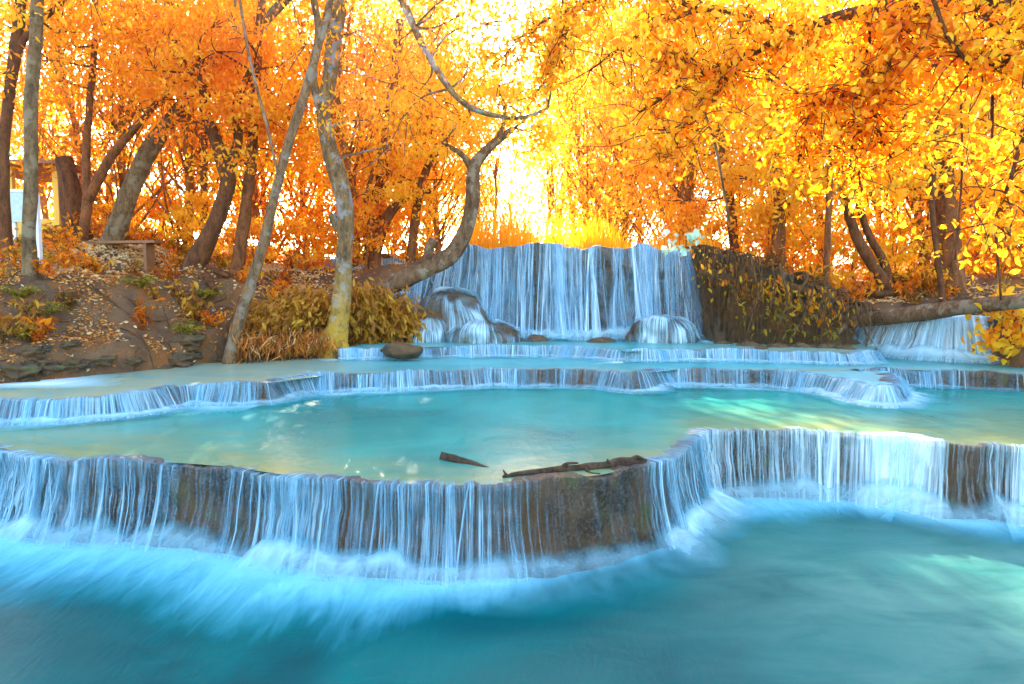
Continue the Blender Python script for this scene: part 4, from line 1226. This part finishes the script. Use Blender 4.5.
rg = np.random.default_rng(33)
sp = [(x, I(x, [700, 750, 800, 850], [262, 276, 294, 318]) + rg.uniform(-6, 20), I(x, [700, 750, 800, 850], [15.4, 14.5, 14.1, 13.9])) for x in rg.uniform(702, 850, 40)]
drooping_shrub('straggly rust orange creeper spilling over the edge of the root hung right bank', sp, 420, .14, -.12, 34, name='creeper', mat='leaf', dirv=(0, -.4, -.7), wid=.4, cat='creeper', sig=(.2, .12, .14))
sp = [(x, I(x, [700, 850], [300, 325]) + rg.uniform(-10, 20), I(x, [700, 750, 800, 850], [15.4, 14.4, 14.0, 13.8])) for x in rg.uniform(706, 840, 12)]
drooping_shrub('sparse dark green plant growing on the face of the root hung right bank', sp, 150, .14, -.1, 35, name='plant', mat='green', dirv=(0, -.5, -.5), wid=.4, cat='plant', sig=(.14, .1, .1))

# stick litter and fallen leaves
b = MB()
rg = np.random.default_rng(21)
N = 90000
X, Y = rg.uniform(-13, -1.9, N), rg.uniform(8.8, 21, N)
X2, Y2 = rg.uniform(4.4, 12, 20000), rg.uniform(11, 21, 20000)
X, Y = np.concatenate([X, X2]), np.concatenate([Y, Y2])
sdv = river_sd(X, Y)
dn = fbm(X * .7, Y * .7, 0, 77, 3)
slope = sstep(3.0, 1.2, sdv) * (X < -3.2)
keep = (sdv > .12) & (rg.random(len(X)) < np.clip((dn - .32) * 3.2, .1, 1) * (1 - .9 * slope))
X, Y = X[keep], Y[keep]
Zg = ground(X, Y)
ax = rg.normal(size=(len(X), 3)); ax[:, 2] *= .35
leaves(b, np.stack([X, Y, Zg + .03], 1), .085, -.08 + .26 * sstep(1.5, 4, river_sd(X, Y)), 0, .45, rg=rg, axis=ax * 2, spread=.24)
X, Y = rg.uniform(-11, -2.6, 70000), rg.uniform(8.9, 17, 70000)
kp = (river_sd(X, Y) > .08) & (fbm(X * 1.6, Y * 1.6, 0, 78, 4) > .53)
X, Y = X[kp], Y[kp]
ax = rg.normal(size=(len(X), 3)); ax[:, 2] *= .3
leaves(b, np.stack([X, Y, ground(X, Y) + .015], 1), .055, -.26, 0, .4, rg=rg, axis=ax * 2, spread=.2)
tag(b.build('leaf_litter', M['litter']), 'fallen brown and orange leaves scattered over both banks', 'leaf litter', kind='stuff')
b = MB()
for i in range(160):
    x, y = rg.uniform(-9, -2.8), rg.uniform(9.8, 15.5)
    if river_sd(np.array([x]), np.array([y]))[0] < .15: continue
    th, L = rg.uniform(0, np.pi), rg.uniform(.15, .5)
    p0, p1 = (x - math.cos(th) * L, y - math.sin(th) * L * .6), (x + math.cos(th) * L, y + math.sin(th) * L * .6)
    tube(b, [[*p0, gz(*p0) + .02], [x, y, gz(x, y) + .05], [*p1, gz(*p1) + .02]], [.012, .014, .006], 5, 7, seed=i)
tag(b.build('stick_litter', M['root']), 'thin dead sticks strewn over the left bank', 'sticks', kind='stuff')

# ------------------------------------------------------------------ hut, boards and bench at the left
def onb(x, y, Y):
    return at_y(x, y, Y)
p = onb(39, 256, 12.6); p2 = onb(39, 196, 12.6)
g = gz(p[0], p[1])
t = thing('post', 'short white painted post standing behind the pale grey trunk', 'post', (p[0], p[1], g))
b = MB(); box(b, (p[0], p[1], (g - .15 + p2[2]) / 2), (.085, .085, p2[2] - g + .15)); b.build('shaft', M['white_paint'], t, False)
b = MB(); box(b, (p[0], p[1], p2[2] + .012), (.1, .1, .025)); b.build('cap', M['white_paint'], t, False)
a, c = onb(10, 192, 16.2), onb(28, 222, 16.2)
t = thing('sign_board', 'pale green and white notice board on posts at the far left', 'sign', ((a[0] + c[0]) / 2, 16.2, gz((a[0] + c[0]) / 2, 16.2)))
b = MB(); box(b, ((a[0] + c[0]) / 2, 16.2, (a[2] + c[2]) / 2), (c[0] - a[0], .04, a[2] - c[2])); b.build('panel', M['board_green'], t, False)
b = MB(); box(b, ((a[0] + c[0]) / 2, 16.2, a[2] + .03), (c[0] - a[0] + .1, .08, .06)); b.build('top_rail', M['white_paint'], t, False)
for s_ in (a[0] + .03, c[0] - .03):
    b = MB(); gg = gz(s_, 16.26); box(b, (s_, 16.26, (gg - .2 + a[2]) / 2), (.07, .07, a[2] - gg + .2)); b.build('post', M['white_paint'], t, False)
# hut
Yh = 18.6
a, c = onb(-30, 166, Yh), onb(62, 240, Yh)
g0 = gz(c[0], Yh) - .3
t = thing('pavilion', 'open yellow pavilion with low parapet and posts behind the left trunks', 'pavilion', ((a[0] + c[0]) / 2, Yh + 1.2, g0))
par = onb(50, 219, Yh)[2]
for x_ in (a[0], (a[0] + c[0]) / 2 - .1, c[0] - .07):
    for y_ in (Yh, Yh + 2.4):
        b = MB(); box(b, (x_, y_, (g0 + a[2]) / 2), (.14, .14, a[2] - g0)); b.build('post', M['hut_yellow'], t, False)
b = MB()
box(b, ((a[0] + c[0]) / 2, Yh + .01, (g0 + par) / 2), (c[0] - a[0] - .16, .09, par - g0))
box(b, ((a[0] + c[0]) / 2, Yh + 2.41, (g0 + par) / 2), (c[0] - a[0] - .16, .09, par - g0))
box(b, (c[0] - .07, Yh + 1.2, (g0 + par) / 2), (.09, 2.24, par - g0))
b.build('parapet', M['hut_yellow'], t, False)
b = MB(); box(b, ((a[0] + c[0]) / 2, Yh + 1.2, a[2] + .05), (c[0] - a[0] + .5, 3.2, .1)); b.build('roof', M['roof'], t, False)
# bench
a, c = onb(80, 240, 15.5), onb(160, 245, 15.1)
mx, my, mz = (a + c) / 2
Lb = np.linalg.norm((c - a)[:2]); rz = math.atan2(c[1] - a[1], c[0] - a[0])
mz = max(mz, gz(mx, my) + .2)
t = thing('bench', 'long low plank bench under the leaning grey trunk', 'bench', (mx, my, gz(mx, my)))
b = MB(); box(b, (mx, my, mz), (Lb, .34, .06), rz); b.build('seat', M['wood'], t, False)
for f_ in (-.36, .36):
    x_, y_ = mx + math.cos(rz) * Lb * f_, my + math.sin(rz) * Lb * f_
    gg = min(gz(x_, y_), mz - .1)
    b = MB(); box(b, (x_, y_, (gg - .15 + mz - .03) / 2), (.08, .26, mz - .03 - gg + .15), rz); b.build('leg', M['wood'], t, False)

# ------------------------------------------------------------------ light, sky, camera
EL, AZ = math.radians(23), math.radians(-12.0)       # sun ahead of the camera, a little left
sun = bpy.data.lights.new('sun', 'SUN')
sun.energy, sun.angle, sun.color = 5.0, math.radians(.55), (1, .86, .66)
so = bpy.data.objects.new('sun', sun)
COL.objects.link(so)
sd_ = Vector((math.sin(AZ) * math.cos(EL), math.cos(AZ) * math.cos(EL), math.sin(EL)))
so.rotation_euler = sd_.to_track_quat('Z', 'Y').to_euler()
so.location = (0, 30, 20)

w = bpy.data.worlds.new('World')
SC.world = w
w.use_nodes = True
nt = w.node_tree
sky = nt.nodes.new('ShaderNodeTexSky')
sky.sky_type = 'NISHITA'
sky.sun_disc = False
sky.sun_elevation, sky.sun_rotation = EL, AZ
sky.air_density, sky.dust_density, sky.ozone_density = 1.0, 1.5, 1.0
bg = nt.nodes['Background']
bg.inputs[1].default_value = .15
nt.links.new(sky.outputs[0], bg.inputs[0])

hz = bpy.data.materials.new('haze')
hz.use_nodes = True
hz.node_tree.nodes.clear()
ho = hz.node_tree.nodes.new('ShaderNodeOutputMaterial')
hv = hz.node_tree.nodes.new('ShaderNodeVolumePrincipled')
hv.inputs['Color'].default_value = (1, .86, .58, 1)
hv.inputs['Density'].default_value = .0010
hv.inputs['Anisotropy'].default_value = .85
hz.node_tree.links.new(hv.outputs[0], ho.inputs['Volume'])
b = MB()
box(b, (0, 20, 7), (110, 90, 20))
tag(b.build('haze', hz, None, False), kind='stuff')

cam = bpy.data.cameras.new('camera')
cam.sensor_width, cam.lens = 36, 36 * F / 1024
cam.clip_end = 2000
co = bpy.data.objects.new('camera', cam)
COL.objects.link(co)
co.location = (0, 0, ZC)
co.rotation_euler = (math.pi / 2 - PITCH, 0, 0)
SC.camera = co

SC.view_settings.view_transform = 'Standard'
SC.view_settings.look = 'None'
SC.view_settings.exposure = 3.05
SC.view_settings.gamma = 1
cy = SC.cycles
cy.use_denoising = True
cy.max_bounces, cy.diffuse_bounces, cy.glossy_bounces, cy.transmission_bounces = 10, 6, 3, 6
cy.transparent_max_bounces = 40
cy.sample_clamp_indirect = 8
cy.use_adaptive_sampling = True
cy.adaptive_threshold = .02
